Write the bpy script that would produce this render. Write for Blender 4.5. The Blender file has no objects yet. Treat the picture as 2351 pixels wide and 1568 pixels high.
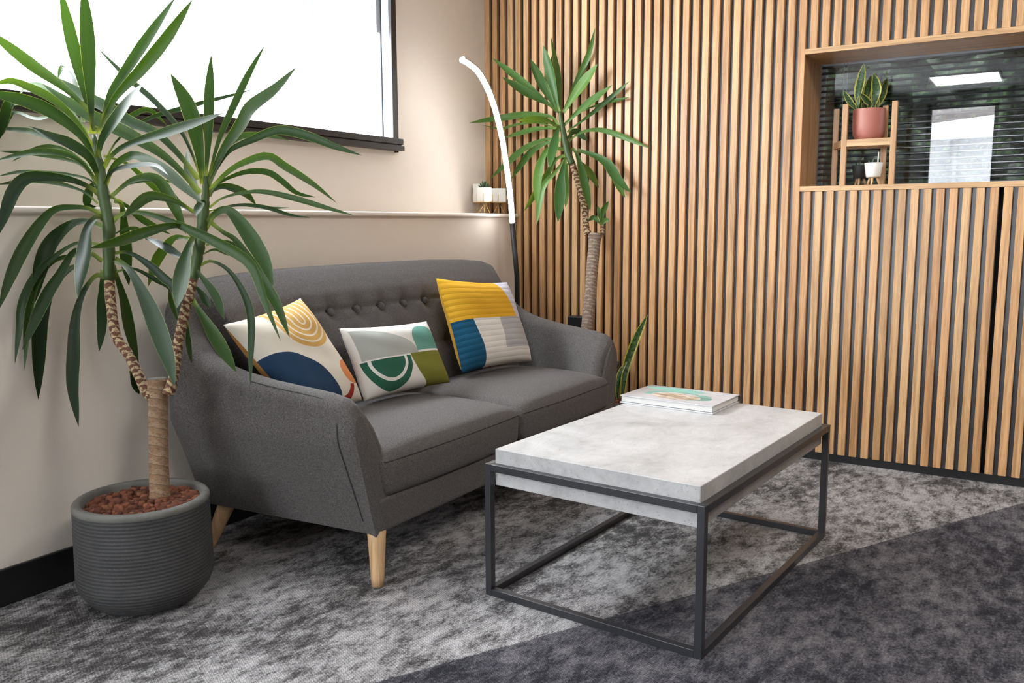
import bpy, bmesh, math, random
from mathutils import Vector, Matrix
PI = math.pi
sc = bpy.context.scene
col = sc.collection
rnd = random.Random(7)

# ------------------------------------------------------------------ camera
W_PX, H_PX, F_PX = 2351.0, 1568.0, 1984.13
CAM = Vector((2.4796, -3.6917, 0.9930))
pitch, roll, yaw = -0.1346, -0.0043, 0.5623
FW = Vector((-math.sin(yaw) * math.cos(pitch), math.cos(yaw) * math.cos(pitch), math.sin(pitch)))
_rt = Vector((math.cos(yaw), math.sin(yaw), 0)); _up = _rt.cross(FW)
RT = _rt * math.cos(roll) + _up * math.sin(roll)
UP = _up * math.cos(roll) - _rt * math.sin(roll)
cd = bpy.data.cameras.new('camera')
cam = bpy.data.objects.new('camera', cd); col.objects.link(cam)
cd.sensor_fit = 'HORIZONTAL'; cd.sensor_width = 36.0; cd.lens = 36.0 * F_PX / W_PX
cd.clip_start = 0.02; cd.clip_end = 200
m = Matrix((RT, UP, -FW)).transposed().to_4x4(); m.translation = CAM
cam.matrix_world = m
sc.camera = cam

# ------------------------------------------------------------------ world, exposure, large lights
sc.view_settings.view_transform = 'Standard'; sc.view_settings.look = 'None'
sc.view_settings.gamma = 1.0; sc.view_settings.use_curve_mapping = False
sc.view_settings.exposure = 0.85
world = bpy.data.worlds.new('world'); sc.world = world; world.use_nodes = True
bg = world.node_tree.nodes['Background']
bg.inputs[0].default_value = (0.86, 0.93, 1.0, 1); bg.inputs[1].default_value = 11.0
E_WINDOW = 16.0      # frosted daylight panes
E_FAR = 9.5          # frosted panes behind the camera
E_PANEL = 15.5       # ceiling panels
E_TUBE = 15.0        # floor lamp tube
def area(name, loc, rot, sx, sy, power=0, color=(1, 1, 1), portal=False):
    l = bpy.data.lights.new(name, 'AREA'); l.shape = 'RECTANGLE'; l.size = sx; l.size_y = sy
    l.energy = power; l.color = color
    o = bpy.data.objects.new(name, l); col.objects.link(o); o.location = loc; o.rotation_euler = rot
    if portal: l.cycles.is_portal = True
    return o
area('door_portal', (1.42, -7.27, 1.2), (PI / 2, 0, 0), 0.72, 2.3, portal=True)
area('window_portal', (-0.10, -1.73, 2.13), (0, -PI / 2, 0), 0.62, 2.0, portal=True)

# ------------------------------------------------------------------ helpers: objects
def link(o, parent=None):
    col.objects.link(o)
    if parent is not None:
        o.parent = parent
    return o
def obj(name, bm, mats, parent=None, smooth=False, bevel=0, sub=0, seg=2):
    bm.normal_update()
    me = bpy.data.meshes.new(name); bm.to_mesh(me); bm.free()
    for mt in (mats if isinstance(mats, (list, tuple)) else [mats]):
        me.materials.append(mt)
    if smooth:
        for p in me.polygons: p.use_smooth = True
    o = link(bpy.data.objects.new(name, me))
    if parent is not None:
        o.parent = parent
        o.matrix_parent_inverse = parent.matrix_basis.inverted()
    if bevel:
        b = o.modifiers.new('bevel', 'BEVEL'); b.width = bevel; b.segments = seg; b.limit_method = 'ANGLE'; b.angle_limit = 0.7
    if sub:
        s = o.modifiers.new('sub', 'SUBSURF'); s.levels = sub; s.render_levels = sub
    return o
def tag(o, label=None, cat=None, group=None, kind=None):
    if label: o['label'] = label
    if cat: o['category'] = cat
    if group: o['group'] = group
    if kind: o['kind'] = kind
    return o
def thing(name, label, cat, loc=(0, 0, 0), group=None):
    o = link(bpy.data.objects.new(name, None)); o.location = loc; o.empty_display_size = 0.05
    return tag(o, label, cat, group)
def new(): return bmesh.new()
def box(bm, x0, x1, y0, y1, z0, z1, mi=0, M=None):
    v = [bm.verts.new((x, y, z)) for z in (z0, z1) for y in (y0, y1) for x in (x0, x1)]
    if M is not None:
        for q in v: q.co = M @ q.co
    fs = [(0, 2, 3, 1), (4, 5, 7, 6), (0, 1, 5, 4), (1, 3, 7, 5), (3, 2, 6, 7), (2, 0, 4, 6)]
    out = []
    for f in fs:
        ff = bm.faces.new([v[i] for i in f]); ff.material_index = mi; out.append(ff)
    return out
def bar(bm, a, b, sx, sy=None, upv=(0, 0, 1), mi=0):
    a = Vector(a); b = Vector(b); sy = sy or sx
    d = (b - a).normalized(); u = Vector(upv)
    if abs(d.dot(u)) > 0.99: u = Vector((1, 0, 0))
    s = d.cross(u).normalized(); t = s.cross(d)
    vs = []
    for p in (a, b):
        for i, j in ((-1, -1), (1, -1), (1, 1), (-1, 1)):
            vs.append(bm.verts.new(p + s * (sx / 2 * i) + t * (sy / 2 * j)))
    for f in ((3, 2, 1, 0), (4, 5, 6, 7), (0, 1, 5, 4), (1, 2, 6, 5), (2, 3, 7, 6), (3, 0, 4, 7)):
        ff = bm.faces.new([vs[i] for i in f]); ff.material_index = mi
def uvl(bm): return bm.loops.layers.uv.verify()
def tube(bm, pts, radii, n=12, mi=0, cap=True, closed=False, jitter=None):
    """tube along pts; uv = (turn, metres along)"""
    pts = [Vector(p) for p in pts]; N = len(pts); uv = uvl(bm)
    if not isinstance(radii, (list, tuple)): radii = [radii] * N
    rings = []; ref = None; L = [0.0]
    for i in range(1, N): L.append(L[-1] + (pts[i] - pts[i - 1]).length)
    for i in range(N):
        if closed: d = (pts[(i + 1) % N] - pts[i - 1]).normalized()
        else: d = (pts[min(i + 1, N - 1)] - pts[max(i - 1, 0)]).normalized()
        if ref is None:
            ref = Vector((0, 0, 1)) if abs(d.z) < 0.9 else Vector((1, 0, 0))
        s = (ref - d * ref.dot(d)).normalized(); ref = s; t = d.cross(s)
        ring = []
        for k in range(n):
            a = 2 * PI * k / n; r = radii[i]
            if jitter: r *= jitter(i, k)
            ring.append(bm.verts.new(pts[i] + s * (math.cos(a) * r) + t * (math.sin(a) * r)))
        rings.append(ring)
    rng = range(N if closed else N - 1)
    for i in rng:
        j = (i + 1) % N
        for k in range(n):
            f = bm.faces.new((rings[i][k], rings[i][(k + 1) % n], rings[j][(k + 1) % n], rings[j][k]))
            f.material_index = mi; f.smooth = True
            for lp, (uu, vv) in zip(f.loops, ((k / n, L[i]), ((k + 1) / n, L[i]), ((k + 1) / n, L[j] if j else L[-1]), (k / n, L[j] if j else L[-1]))):
                lp[uv].uv = (uu, vv)
    if cap and not closed:
        f = bm.faces.new(rings[0][::-1]); f.material_index = mi
        f = bm.faces.new(rings[-1]); f.material_index = mi
    return rings
def lathe(bm, prof, n=64, c=(0, 0, 0), mi=0, ridge=None, smooth=True, mis=None):
    c = Vector(c); rings = []
    for (r, z) in prof:
        if r < 1e-5: rings.append([bm.verts.new(c + Vector((0, 0, z)))]); continue
        ring = []
        for k in range(n):
            a = 2 * PI * k / n; rr = r * (ridge(k, z) if ridge else 1)
            ring.append(bm.verts.new(c + Vector((math.cos(a) * rr, math.sin(a) * rr, z))))
        rings.append(ring)
    for i in range(len(rings) - 1):
        A, B = rings[i], rings[i + 1]
        for k in range(n):
            k2 = (k + 1) % n
            if len(A) == 1 and len(B) == 1: continue
            if len(A) == 1: f = bm.faces.new((A[0], B[k2], B[k]))
            elif len(B) == 1: f = bm.faces.new((A[k], A[k2], B[0]))
            else: f = bm.faces.new((A[k], A[k2], B[k2], B[k]))
            f.material_index = mis[i] if mis else mi; f.smooth = smooth
def catmull(pts, n):
    P = [Vector(p) for p in pts]
    P = [P[0] * 2 - P[1]] + P + [P[-1] * 2 - P[-2]]
    segs = len(P) - 3; out = []
    for i in range(n + 1):
        x = i / n * segs; k = min(int(x), segs - 1); t = x - k
        a, b, c_, d = P[k], P[k + 1], P[k + 2], P[k + 3]
        out.append(0.5 * ((2 * b) + (c_ - a) * t + (2 * a - 5 * b + 4 * c_ - d) * t * t + (3 * b - a - 3 * c_ + d) * t ** 3))
    return out
def lerp(tab, x):
    if x <= tab[0][0]: return tab[0][1]
    for (a, b), (c_, d) in zip(tab, tab[1:]):
        if x <= c_: return b + (d - b) * (x - a) / (c_ - a)
    return tab[-1][1]
def at(u, v, t):
    """point seen at photo pixel (u, v), t metres along the optical axis"""
    return CAM + (FW + RT * ((u - W_PX / 2) / F_PX) - UP * ((v - H_PX / 2) / F_PX)) * t

# ------------------------------------------------------------------ helpers: materials
class S:
    """a socket with arithmetic"""
    def __init__(s, nt, k): s.nt = nt; s.k = k
    def _m(s, op, *o, clamp=False):
        n = s.nt.nodes.new('ShaderNodeMath'); n.operation = op; n.use_clamp = clamp
        for i, x in enumerate((s,) + o):
            if isinstance(x, S): s.nt.links.new(x.k, n.inputs[i])
            else: n.inputs[i].default_value = x
        return S(s.nt, n.outputs[0])
    def __add__(s, o): return s._m('ADD', o)
    __radd__ = __add__
    def __sub__(s, o): return s._m('SUBTRACT', o)
    def __rsub__(s, o): return (s * -1.0)._m('ADD', o)
    def __mul__(s, o): return s._m('MULTIPLY', o)
    __rmul__ = __mul__
    def __truediv__(s, o): return s._m('DIVIDE', o)
    def lt(s, o): return s._m('LESS_THAN', o)
    def gt(s, o): return s._m('GREATER_THAN', o)
    def sq(s): return s._m('MULTIPLY', s)
    def sqrt(s): return s._m('SQRT')
    def abs(s): return s._m('ABSOLUTE')
    def mx(s, o): return s._m('MAXIMUM', o)
    def mn(s, o): return s._m('MINIMUM', o)
    def frac(s): return s._m('FRACT')
    def sin(s): return s._m('SINE')
    def clamp(s): return s._m('ADD', 0.0, clamp=True)
    def pw(s, o): return s._m('POWER', o)
class Mat:
    def __init__(s, name, base=(0.5, 0.5, 0.5), rough=0.5, **kw):
        s.m = bpy.data.materials.new(name); s.m.use_nodes = True; s.nt = s.m.node_tree
        s.b = s.nt.nodes['Principled BSDF']; s.out = s.nt.nodes['Material Output']
        s.set('Base Color', base); s.set('Roughness', rough)
        for k, v in kw.items(): s.set(k.replace('_', ' '), v)
    def set(s, k, v):
        i = s.b.inputs[k]
        if isinstance(v, S): s.nt.links.new(v.k, i)
        elif isinstance(v, (tuple, list)): i.default_value = tuple(v) + ((1,) if len(v) == 3 else ())
        else: i.default_value = v
    def node(s, t, **kw):
        n = s.nt.nodes.new(t)
        for k, v in kw.items(): setattr(n, k, v)
        return n
    def coord(s, which='Object', scale=(1, 1, 1), loc=(0, 0, 0), rot=(0, 0, 0), rand=0):
        if which == 'Position': src = s.node('ShaderNodeNewGeometry').outputs['Position']
        else: src = s.node('ShaderNodeTexCoord').outputs[which]
        if rand:
            g = s.node('ShaderNodeNewGeometry'); ad = s.node('ShaderNodeVectorMath', operation='MULTIPLY_ADD')
            s.nt.links.new(g.outputs['Random Per Island'], ad.inputs[0]); ad.inputs[1].default_value = (rand, rand * 1.7, rand * 2.3)
            s.nt.links.new(src, ad.inputs[2]); src = ad.outputs[0]
        mp = s.node('ShaderNodeMapping'); s.nt.links.new(src, mp.inputs[0])
        mp.inputs['Scale'].default_value = scale; mp.inputs['Location'].default_value = loc; mp.inputs['Rotation'].default_value = rot
        return S(s.nt, mp.outputs[0])
    def xyz(s, c):
        n = s.node('ShaderNodeSeparateXYZ'); s.nt.links.new(c.k, n.inputs[0])
        return [S(s.nt, n.outputs[i]) for i in range(3)]
    def rand(s): return S(s.nt, s.node('ShaderNodeNewGeometry').outputs['Random Per Island'])
    def noise(s, c, scale=5, detail=4, rough=0.5, dist=0):
        n = s.node('ShaderNodeTexNoise'); s.nt.links.new(c.k, n.inputs['Vector'])
        n.inputs['Scale'].default_value = scale; n.inputs['Detail'].default_value = detail
        n.inputs['Roughness'].default_value = rough; n.inputs['Distortion'].default_value = dist
        return S(s.nt, n.outputs['Fac'])
    def voro(s, c, scale=5, feature='F1', out='Distance'):
        n = s.node('ShaderNodeTexVoronoi', feature=feature); s.nt.links.new(c.k, n.inputs['Vector']); n.inputs['Scale'].default_value = scale
        return S(s.nt, n.outputs[out])
    def ramp(s, f, stops, interp='LINEAR'):
        n = s.node('ShaderNodeValToRGB'); s.nt.links.new(f.k, n.inputs[0]); e = n.color_ramp.elements
        n.color_ramp.interpolation = interp
        while len(e) < len(stops): e.new(0.5)
        for i, (p, c) in enumerate(stops):
            e[i].position = p; e[i].color = tuple(c) + (1,) if not isinstance(c, (int, float)) else (c, c, c, 1)
        return S(s.nt, n.outputs[0])
    def mix(s, f, a, b, mode='MIX'):
        n = s.node('ShaderNodeMix', data_type='RGBA', blend_type=mode)
        for v, i in ((f, 0), (a, 6), (b, 7)):
            if isinstance(v, S): s.nt.links.new(v.k, n.inputs[i])
            elif isinstance(v, (tuple, list)): n.inputs[i].default_value = tuple(v) + (1,)
            else: n.inputs[i].default_value = v
        return S(s.nt, n.outputs[2])
    def bump(s, h, dist=0.001, strength=1.0):
        n = s.node('ShaderNodeBump'); s.nt.links.new(h.k, n.inputs['Height'])
        n.inputs['Distance'].default_value = dist; n.inputs['Strength'].default_value = strength
        s.nt.links.new(n.outputs[0], s.b.inputs['Normal'])
    def translucent(s, f, colr):
        t = s.node('ShaderNodeBsdfTranslucent'); mx = s.node('ShaderNodeMixShader'); mx.inputs[0].default_value = f
        if isinstance(colr, S): s.nt.links.new(colr.k, t.inputs[0])
        else: t.inputs[0].default_value = tuple(colr) + (1,)
        s.nt.links.new(s.b.outputs[0], mx.inputs[1]); s.nt.links.new(t.outputs[0], mx.inputs[2]); s.nt.links.new(mx.outputs[0], s.out.inputs[0])
def lin(r, g, b):
    f = lambda c: (c / 255 / 12.92) if c / 255 <= 0.04045 else ((c / 255 + 0.055) / 1.055) ** 2.4
    return (f(r), f(g), f(b))
def plain(name, rgb, rough=0.5, **kw): return Mat(name, rgb, rough, **kw).m
def emit(name, rgb, e):
    M = Mat(name, (0, 0, 0)); M.set('Emission Color', rgb); M.set('Emission Strength', e); M.set('Specular IOR Level', 0.0); return M.m

def wood(name, dark, light, axis='Z', rough=0.42, rand=0, tone=None, grain=1.0):
    M = Mat(name, light, rough)
    sc_ = {'Z': (38, 38, 1.6), 'X': (1.6, 38, 38), 'Y': (38, 1.6, 38)}[axis]
    c = M.coord('Object', sc_, rand=rand)
    n1 = M.noise(c, 1.0, 6, 0.6, 0.9)
    c2 = M.coord('Object', tuple(q * 7 for q in sc_), rand=rand)
    n2 = M.noise(c2, 1.0, 3, 0.6)
    f = (n1 * 0.7 + n2 * 0.3)
    colr = M.ramp(f, [(0.36, tuple(q * 0.85 for q in dark)), (0.5, tuple((a + b) / 2 for a, b in zip(dark, light))), (0.60, light)])
    if tone:
        r = M.rand(); colr = M.mix(0.8, colr, M.ramp(r, tone), 'MULTIPLY')
    M.set('Base Color', colr); M.set('Roughness', M.ramp(n2, [(0.3, rough - 0.06), (0.7, rough + 0.1)]))
    M.bump(n2, 0.0006 * grain, 0.5)
    return M.m

# ------------------------------------------------------------------ materials
OAK_D, OAK_L = (0.42, 0.230, 0.100), (0.69, 0.445, 0.225)
oak_slat = wood('oak_slat', OAK_D, OAK_L, 'Z', 0.36, rand=37.0, tone=[(0.0, (0.80, 0.66, 0.55)), (0.2, (1.0, 0.92, 0.82)), (0.45, (0.92, 0.76, 0.64)), (0.7, (1.0, 0.98, 0.95)), (1.0, (0.86, 0.78, 0.66))])
oak_x = wood('oak_board', OAK_D, OAK_L, 'X', 0.38)
oak_z = wood('oak_upright', (0.40, 0.21, 0.085), (0.58, 0.34, 0.16), 'Z', 0.38)
beech = wood('beech_leg', (0.50, 0.31, 0.15), (0.70, 0.47, 0.26), 'Z', 0.35, rand=11)

def make_backing():
    M = Mat('slat_backing', (0.022, 0.022, 0.028), 0.30)
    n = M.noise(M.coord('Object', (1, 1, 1)), 900, 2)
    M.bump(n, 0.0004, 0.4); M.set('Specular IOR Level', 1.0)
    return M.m
backing_m = make_backing()
def make_plaster(name, rgb):
    M = Mat(name, rgb, 0.62)
    c = M.coord('Object', (1, 1, 1))
    n = M.noise(c, 3.0, 5, 0.6)
    M.set('Base Color', M.mix(n, tuple(q * 0.96 for q in rgb), tuple(min(1, q * 1.03) for q in rgb)))
    M.bump(M.noise(c, 220, 3), 0.0004, 0.3)
    return M.m
plaster = make_plaster('warm_plaster', (0.79, 0.715, 0.635))
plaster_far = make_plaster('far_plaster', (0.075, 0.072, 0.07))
ledge_m = plain('ledge_paint', (0.80, 0.73, 0.66), 0.4)
ceil_m = plain('ceiling_paint', (0.30, 0.295, 0.29), 0.8)
black_gloss = plain('black_skirting', (0.010, 0.010, 0.011), 0.35)
frame_m = plain('dark_window_frame', (0.016, 0.014, 0.014), 0.5)
pale_frame = plain('pale_inner_frame', (0.22, 0.28, 0.37), 0.5)
frost_m = emit('frosted_daylight_pane', (0.90, 0.95, 1.0), E_WINDOW)
frost_far = emit('far_frosted_pane', (0.90, 0.95, 1.0), E_FAR)
panel_m = emit('ceiling_panel_light', (1.0, 0.96, 0.91), E_PANEL)
def make_glass(name, ior, tint=(1, 1, 1)):
    M = Mat(name); nt = M.nt
    tr = M.node('ShaderNodeBsdfTransparent'); tr.inputs[0].default_value = tint + (1,)
    gl = M.node('ShaderNodeBsdfGlossy'); gl.inputs['Roughness'].default_value = 0.0
    fr = M.node('ShaderNodeFresnel'); fr.inputs[0].default_value = ior
    mx = M.node('ShaderNodeMixShader')
    nt.links.new(fr.outputs[0], mx.inputs[0]); nt.links.new(tr.outputs[0], mx.inputs[1]); nt.links.new(gl.outputs[0], mx.inputs[2])
    nt.links.new(mx.outputs[0], M.out.inputs[0])
    return M.m
glass_clear = make_glass('clear_glass', 1.35)
glass_back = make_glass('glass_back', 1.0)
def pane(name, parent, front, mat, *b):
    bm = new()
    for i, f in enumerate(box(bm, *b)): f.material_index = 0 if i == front else 1
    return obj(name, bm, [mat, glass_back], parent)
glass_niche = make_glass('double_glazing', 2.1)

def make_carpet():
    M = Mat('carpet_tiles', (0.2, 0.2, 0.2), 0.95)
    M.set('Specular IOR Level', 0.1)
    P = M.coord('Position')
    x, y, z = M.xyz(P)
    # straight joint between the pale and the dark carpet
    ax, ay, bx, by = 1.287, -2.331, 2.436, -0.194
    L = math.hypot(bx - ax, by - ay); nx, ny = (by - ay) / L, -(bx - ax) / L
    side = (x - ax) * nx + (y - ay) * ny           # > 0 on the dark side
    wob = M.noise(M.coord('Position', (1, 1, 1)), 260, 2) - 0.5
    dark = (side + wob * 0.012).gt(0.0)
    big = M.noise(M.coord('Position', (1.5, 1.2, 1), rot=(0, 0, 0.5)), 1.9, 2, 0.5)
    ang = math.atan2(by - ay, bx - ax)
    mot = M.noise(M.coord('Position', (25, 13, 1), rot=(0, 0, -ang * 0.5)), 1.0, 10, 0.70, 0.2)
    grit = M.noise(M.coord('Position', (150, 100, 1)), 1.0, 3, 0.7)
    f = mot * 0.60 + big * 0.30 + grit * 0.30 - 0.10
    pale = M.ramp(f, [(0.415, (0.060, 0.057, 0.058)), (0.475, (0.165, 0.160, 0.161)), (0.525, (0.310, 0.302, 0.305)), (0.60, (0.46, 0.45, 0.455))])
    drk = M.ramp(f, [(0.415, (0.024, 0.024, 0.030)), (0.475, (0.058, 0.057, 0.067)), (0.535, (0.108, 0.105, 0.117)), (0.61, (0.180, 0.172, 0.182))])
    colr = M.mix(dark, pale, drk)
    # tufted loops in rows
    rows = ((x * 170.0 + (y * 900.0).sin() * 0.35).frac() - 0.5).abs() * 2.0
    lo = ((y * 140.0 + (x * 170.0 - (x * 170.0).frac()) * 0.37).frac() - 0.5).abs() * 2.0
    loop = (rows.mn(lo * 1.2)).clamp()
    fine = M.noise(M.coord('Position', (420, 260, 1)), 1.0, 2, 0.6)
    w = (loop * 0.55 + fine * 0.9).clamp()
    colr = M.mix(1.0, colr, M.ramp(w, [(0.2, (0.30, 0.30, 0.31)), (0.5, (0.85, 0.85, 0.85)), (0.85, (1.5, 1.5, 1.5))]), 'MULTIPLY')
    M.set('Base Color', colr)
    M.bump(w, 0.004, 0.8)
    return M.m
carpet = make_carpet()

# ------------------------------------------------------------------ the setting
RX, BY, CH = 5.0, -7.2, 2.5
bm = new(); box(bm, -0.3, RX + 0.2, BY - 0.2, 0.52, -0.1, 0.0)
tag(obj('floor', bm, carpet), kind='structure')
bm = new(); box(bm, -0.3, RX + 0.2, BY - 0.2, 0.52, CH, CH + 0.1)
tag(obj('ceiling', bm, ceil_m), kind='structure')
# left wall: thick lower half carries the ledge, thin upper half carries the windows
bm = new()
box(bm, -0.3, 0.178, BY, 0.0, 0, 1.03)
WY0, WY1, WZ0, WZ1 = -2.75, -0.712, 1.335, 2.45
W2Y0, W2Y1 = -6.3, -3.7
for a, b in ((BY, W2Y0), (W2Y1, WY0), (WY1, 0.0)):
    box(bm, -0.06, 0.0, a, b, 1.03, CH)
for a, b in ((W2Y0, W2Y1), (WY0, WY1)):
    box(bm, -0.06, 0.0, a, b, 1.03, WZ0); box(bm, -0.06, 0.0, a, b, WZ1, CH)
tag(obj('wall_left', bm, plaster), kind='structure')
bm = new(); box(bm, -0.01, 0.2, BY, -0.001, 1.0275, 1.0455)
tag(obj('trim_1', bm, ledge_m, bevel=0.007, seg=4), kind='structure')
bm = new(); box(bm, 0.178, 0.191, BY, 0.0, 0, 0.1)
tag(obj('baseboard_left', bm, black_gloss, bevel=0.003), kind='structure')

def wall_window(name, y0, y1, film):
    r = link(bpy.data.objects.new(name, None)); r.location = (0, y1, WZ0); tag(r, kind='structure')
    bm = new()      # dark surround, proud of the wall
    X0, X1 = -0.055, 0.022
    box(bm, X0, X1, y1 - 0.0, y1 + 0.006, WZ0 - 0.03, WZ1)           # thin outer edge right
    box(bm, 0.006, X1, y1 - 0.028, y1 + 0.002, WZ0, WZ1)
    box(bm, 0.006, X1, y0 - 0.002, y0 + 0.028, WZ0, WZ1)
    box(bm, 0.006, X1, y0, y1, WZ1 - 0.03, WZ1 + 0.002)
    box(bm, -0.045, X1 + 0.004, y0, y1, WZ0, WZ0 + 0.022)
    box(bm, -0.06, -0.035, y1 - 0.032, y1, WZ0, WZ1)
    obj('frame', bm, frame_m, r, bevel=0.003)
    bm = new()      # two stepped sill boards
    box(bm, 0.0, 0.042, y0 - 0.02, y1 + 0.014, 1.338 - 0.001, 1.362)
    box(bm, 0.0, 0.034, y0 - 0.02, y1 + 0.010, 1.330, 1.338)
    box(bm, 0.0, 0.046, y0 - 0.02, y1 + 0.016, 1.311, 1.331)
    obj('sill', bm, frame_m, r, bevel=0.002)
    bm = new()      # pale inner frame round the glass
    box(bm, -0.035, 0.006, y1 - 0.027, y1, WZ0, WZ1); box(bm, -0.035, 0.006, y0, y0 + 0.027, WZ0, WZ1)
    box(bm, -0.035, 0.006, y0, y1, WZ1 - 0.03, WZ1)
    obj('inner_frame', bm, pale_frame, r, bevel=0.002)
    if film:
        zt = 1.808
        bm = new(); box(bm, -0.052, -0.047, y0 + 0.004, y1 - 0.004, WZ0 + 0.006, zt); obj('frosted_pane', bm, frost_m, r)
        pane('clear_pane', r, 3, glass_clear, -0.052, -0.047, y0 + 0.004, y1 - 0.004, zt, WZ1 - 0.02)
    else:
        bm = new(); box(bm, -0.052, -0.047, y0 + 0.004, y1 - 0.004, WZ0 + 0.006, WZ1 - 0.02); obj('frosted_pane', bm, frost_far, r)
    return r
wall_window('window_1', WY0, WY1, True)
wall_window('window_3', W2Y0, W2Y1, False)

# slatted oak wall with its long window niche
NX0, NX1, NZ0, NZ1, GY = 1.558, 3.2, 1.143, 1.668, 0.28
wb = link(bpy.data.objects.new('wall_back', None)); tag(wb, kind='structure')
bm = new()
box(bm, -0.3, 1.53, 0.045, 0.52, 0, CH); box(bm, NX1, RX, 0.045, 0.52, 0, CH)
box(bm, 1.53, NX1, 0.06, 0.52, 0, NZ0 - 0.021); box(bm, 1.53, NX1, 0.045, 0.52, NZ1 + 0.021, CH)
obj('wall_core', bm, plain('wall_core_black', (0.012, 0.012, 0.014), 0.7), wb)
bm = new()
P_ = 0.045
box(bm, -0.02, NX0 - 0.004, 0.021, 0.04, 0.0, CH)
box(bm, NX0 - 0.004, NX1, 0.021, 0.04, NZ1 + 0.012, CH)
box(bm, NX0 - 0.004, 2.2795, 0.021, 0.04, 0.0, NZ0 - 0.012); box(bm, 2.2935, NX1, 0.021, 0.04, 0.0, NZ0 - 0.012)
box(bm, NX1, RX, 0.021, 0.04, 0.0, CH)
obj('backing_panel', bm, backing_m, wb)
bm = new()
for n in range(0, 110):
    x0 = P_ * n; x1 = x0 + 0.0282
    if x1 > RX: break
    if x0 < NX0 - 0.01 or x0 > NX1:
        box(bm, x0, x1, 0.0, 0.021, 0.034, CH)
    else:
        box(bm, x0, x1, 0.0, 0.021, NZ1 + 0.021, CH)
        dz = 0.0015 if n > 50 else 0
        box(bm, x0, x1, 0.0, 0.021, 0.034 + dz, NZ0 - 0.021)
obj('slat_cladding', bm, oak_slat, wb, bevel=0.0012, seg=1)
bm = new(); box(bm, 0.178, RX, 0.012, 0.021, 0.0, 0.034)
obj('plinth', bm, black_gloss, wb)

nl = link(bpy.data.objects.new('trim_2', None)); tag(nl, kind='structure')
bm = new(); box(bm, NX0, NX1, -0.002, GY, NZ1, NZ1 + 0.021); obj('niche_head', bm, oak_x, nl, bevel=0.001, seg=1)
bm = new(); box(bm, NX0 + 0.0005, NX1, -0.003, GY, NZ0 - 0.021, NZ0); obj('niche_sill', bm, oak_x, nl, bevel=0.001, seg=1)
bm = new(); box(bm, 1.53, NX0, 0.0215, GY, NZ0 - 0.01, NZ1 + 0.01); obj('niche_jamb', bm, oak_z, nl)
w2 = link(bpy.data.objects.new('window_2', None)); tag(w2, kind='structure')
pane('pane', w2, 2, glass_niche, 1.535, NX1, GY, GY + 0.006, NZ0 - 0.02, NZ1 + 0.02)
bm = new(); box(bm, 1.50, 1.531, GY + 0.006, 0.5, 1.05, 1.75); obj('inner_jamb', bm, frame_m, w2)

# the far side of the room, behind the camera
bm = new(); box(bm, RX, RX + 0.2, BY, 0.52, 0, CH); tag(obj('wall_right', bm, plain('dark_brown_wall', (0.18, 0.145, 0.115), 0.7)), kind='structure')
DX0, DX1, DZ1 = 1.06, 1.80, 2.36
bm = new()
GX0, GX1, GZ0, GZ1 = 0.20, 1.00, 0.15, 1.32
box(bm, -0.3, GX0, BY - 0.15, BY, 0, CH); box(bm, GX1, DX0, BY - 0.15, BY, 0, CH); box(bm, GX0, GX1, BY - 0.15, BY, 0, GZ0); box(bm, GX0, GX1, BY - 0.15, BY, GZ1, CH)
box(bm, DX1, RX, BY - 0.15, BY, 0, CH); box(bm, DX0, DX1, BY - 0.15, BY, DZ1, CH)
tag(obj('wall_front', bm, plaster_far), kind='structure')
w4 = link(bpy.data.objects.new('window_4', None)); tag(w4, kind='structure')
bm = new(); box(bm, GX0, GX1, BY - 0.06, BY - 0.055, GZ0, GZ1); obj('pane', bm, frost_far, w4)
dr = link(bpy.data.objects.new('door_1', None)); dr.location = (DX0, BY, 0); tag(dr, kind='structure')
bm = new()
box(bm, DX0, DX0 + 0.045, BY - 0.08, BY - 0.02, 0, DZ1); box(bm, DX1 - 0.045, DX1, BY - 0.08, BY - 0.02, 0, DZ1)
box(bm, DX0, DX1, BY - 0.08, BY - 0.02, DZ1 - 0.05, DZ1); box(bm, DX0, DX1, BY - 0.08, BY - 0.02, 0, 0.12)
obj('door_frame', bm, frame_m, dr)
pane('pane', dr, 4, glass_clear, DX0 + 0.045, DX1 - 0.045, BY - 0.055, BY - 0.049, 0.12, DZ1 - 0.05)
bm = new(); tube(bm, [(DX1 - 0.075, BY - 0.0, 0.8), (DX1 - 0.075, BY + 0.04, 0.8), (DX1 - 0.075, BY + 0.04, 1.2), (DX1 - 0.075, BY, 1.2)], 0.01, 8); obj('handle', bm, plain('steel_handle', (0.5, 0.5, 0.5), 0.3, Metallic=1.0), dr)

def ceiling_light(x, y, sx, sy, label):
    r = thing('ceiling_light', label, 'ceiling light', (x, y, CH), 'ceiling light panels')
    bm = new()
    for a in ((-sx / 2, -sx / 2 + 0.015, -sy / 2, sy / 2), (sx / 2 - 0.015, sx / 2, -sy / 2, sy / 2), (-sx / 2, sx / 2, -sy / 2, -sy / 2 + 0.015), (-sx / 2, sx / 2, sy / 2 - 0.015, sy / 2)):
        box(bm, x + a[0], x + a[1], y + a[2], y + a[3], CH - 0.014, CH - 0.001)
    obj('frame', bm, plain('panel_rim', (0.7, 0.7, 0.7), 0.4), r)
    bm = new(); box(bm, x - sx / 2 + 0.015, x + sx / 2 - 0.015, y - sy / 2 + 0.015, y + sy / 2 - 0.015, CH - 0.010, CH - 0.002)
    obj('diffuser', bm, panel_m, r)
ceiling_light(1.53, -6.25, 0.66, 0.72, 'white ceiling light panel near the glazed door, mirrored in the niche window')
ceiling_light(3.3, -3.2, 0.6, 0.6, 'square white ceiling light panel over the right of the room')
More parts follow.
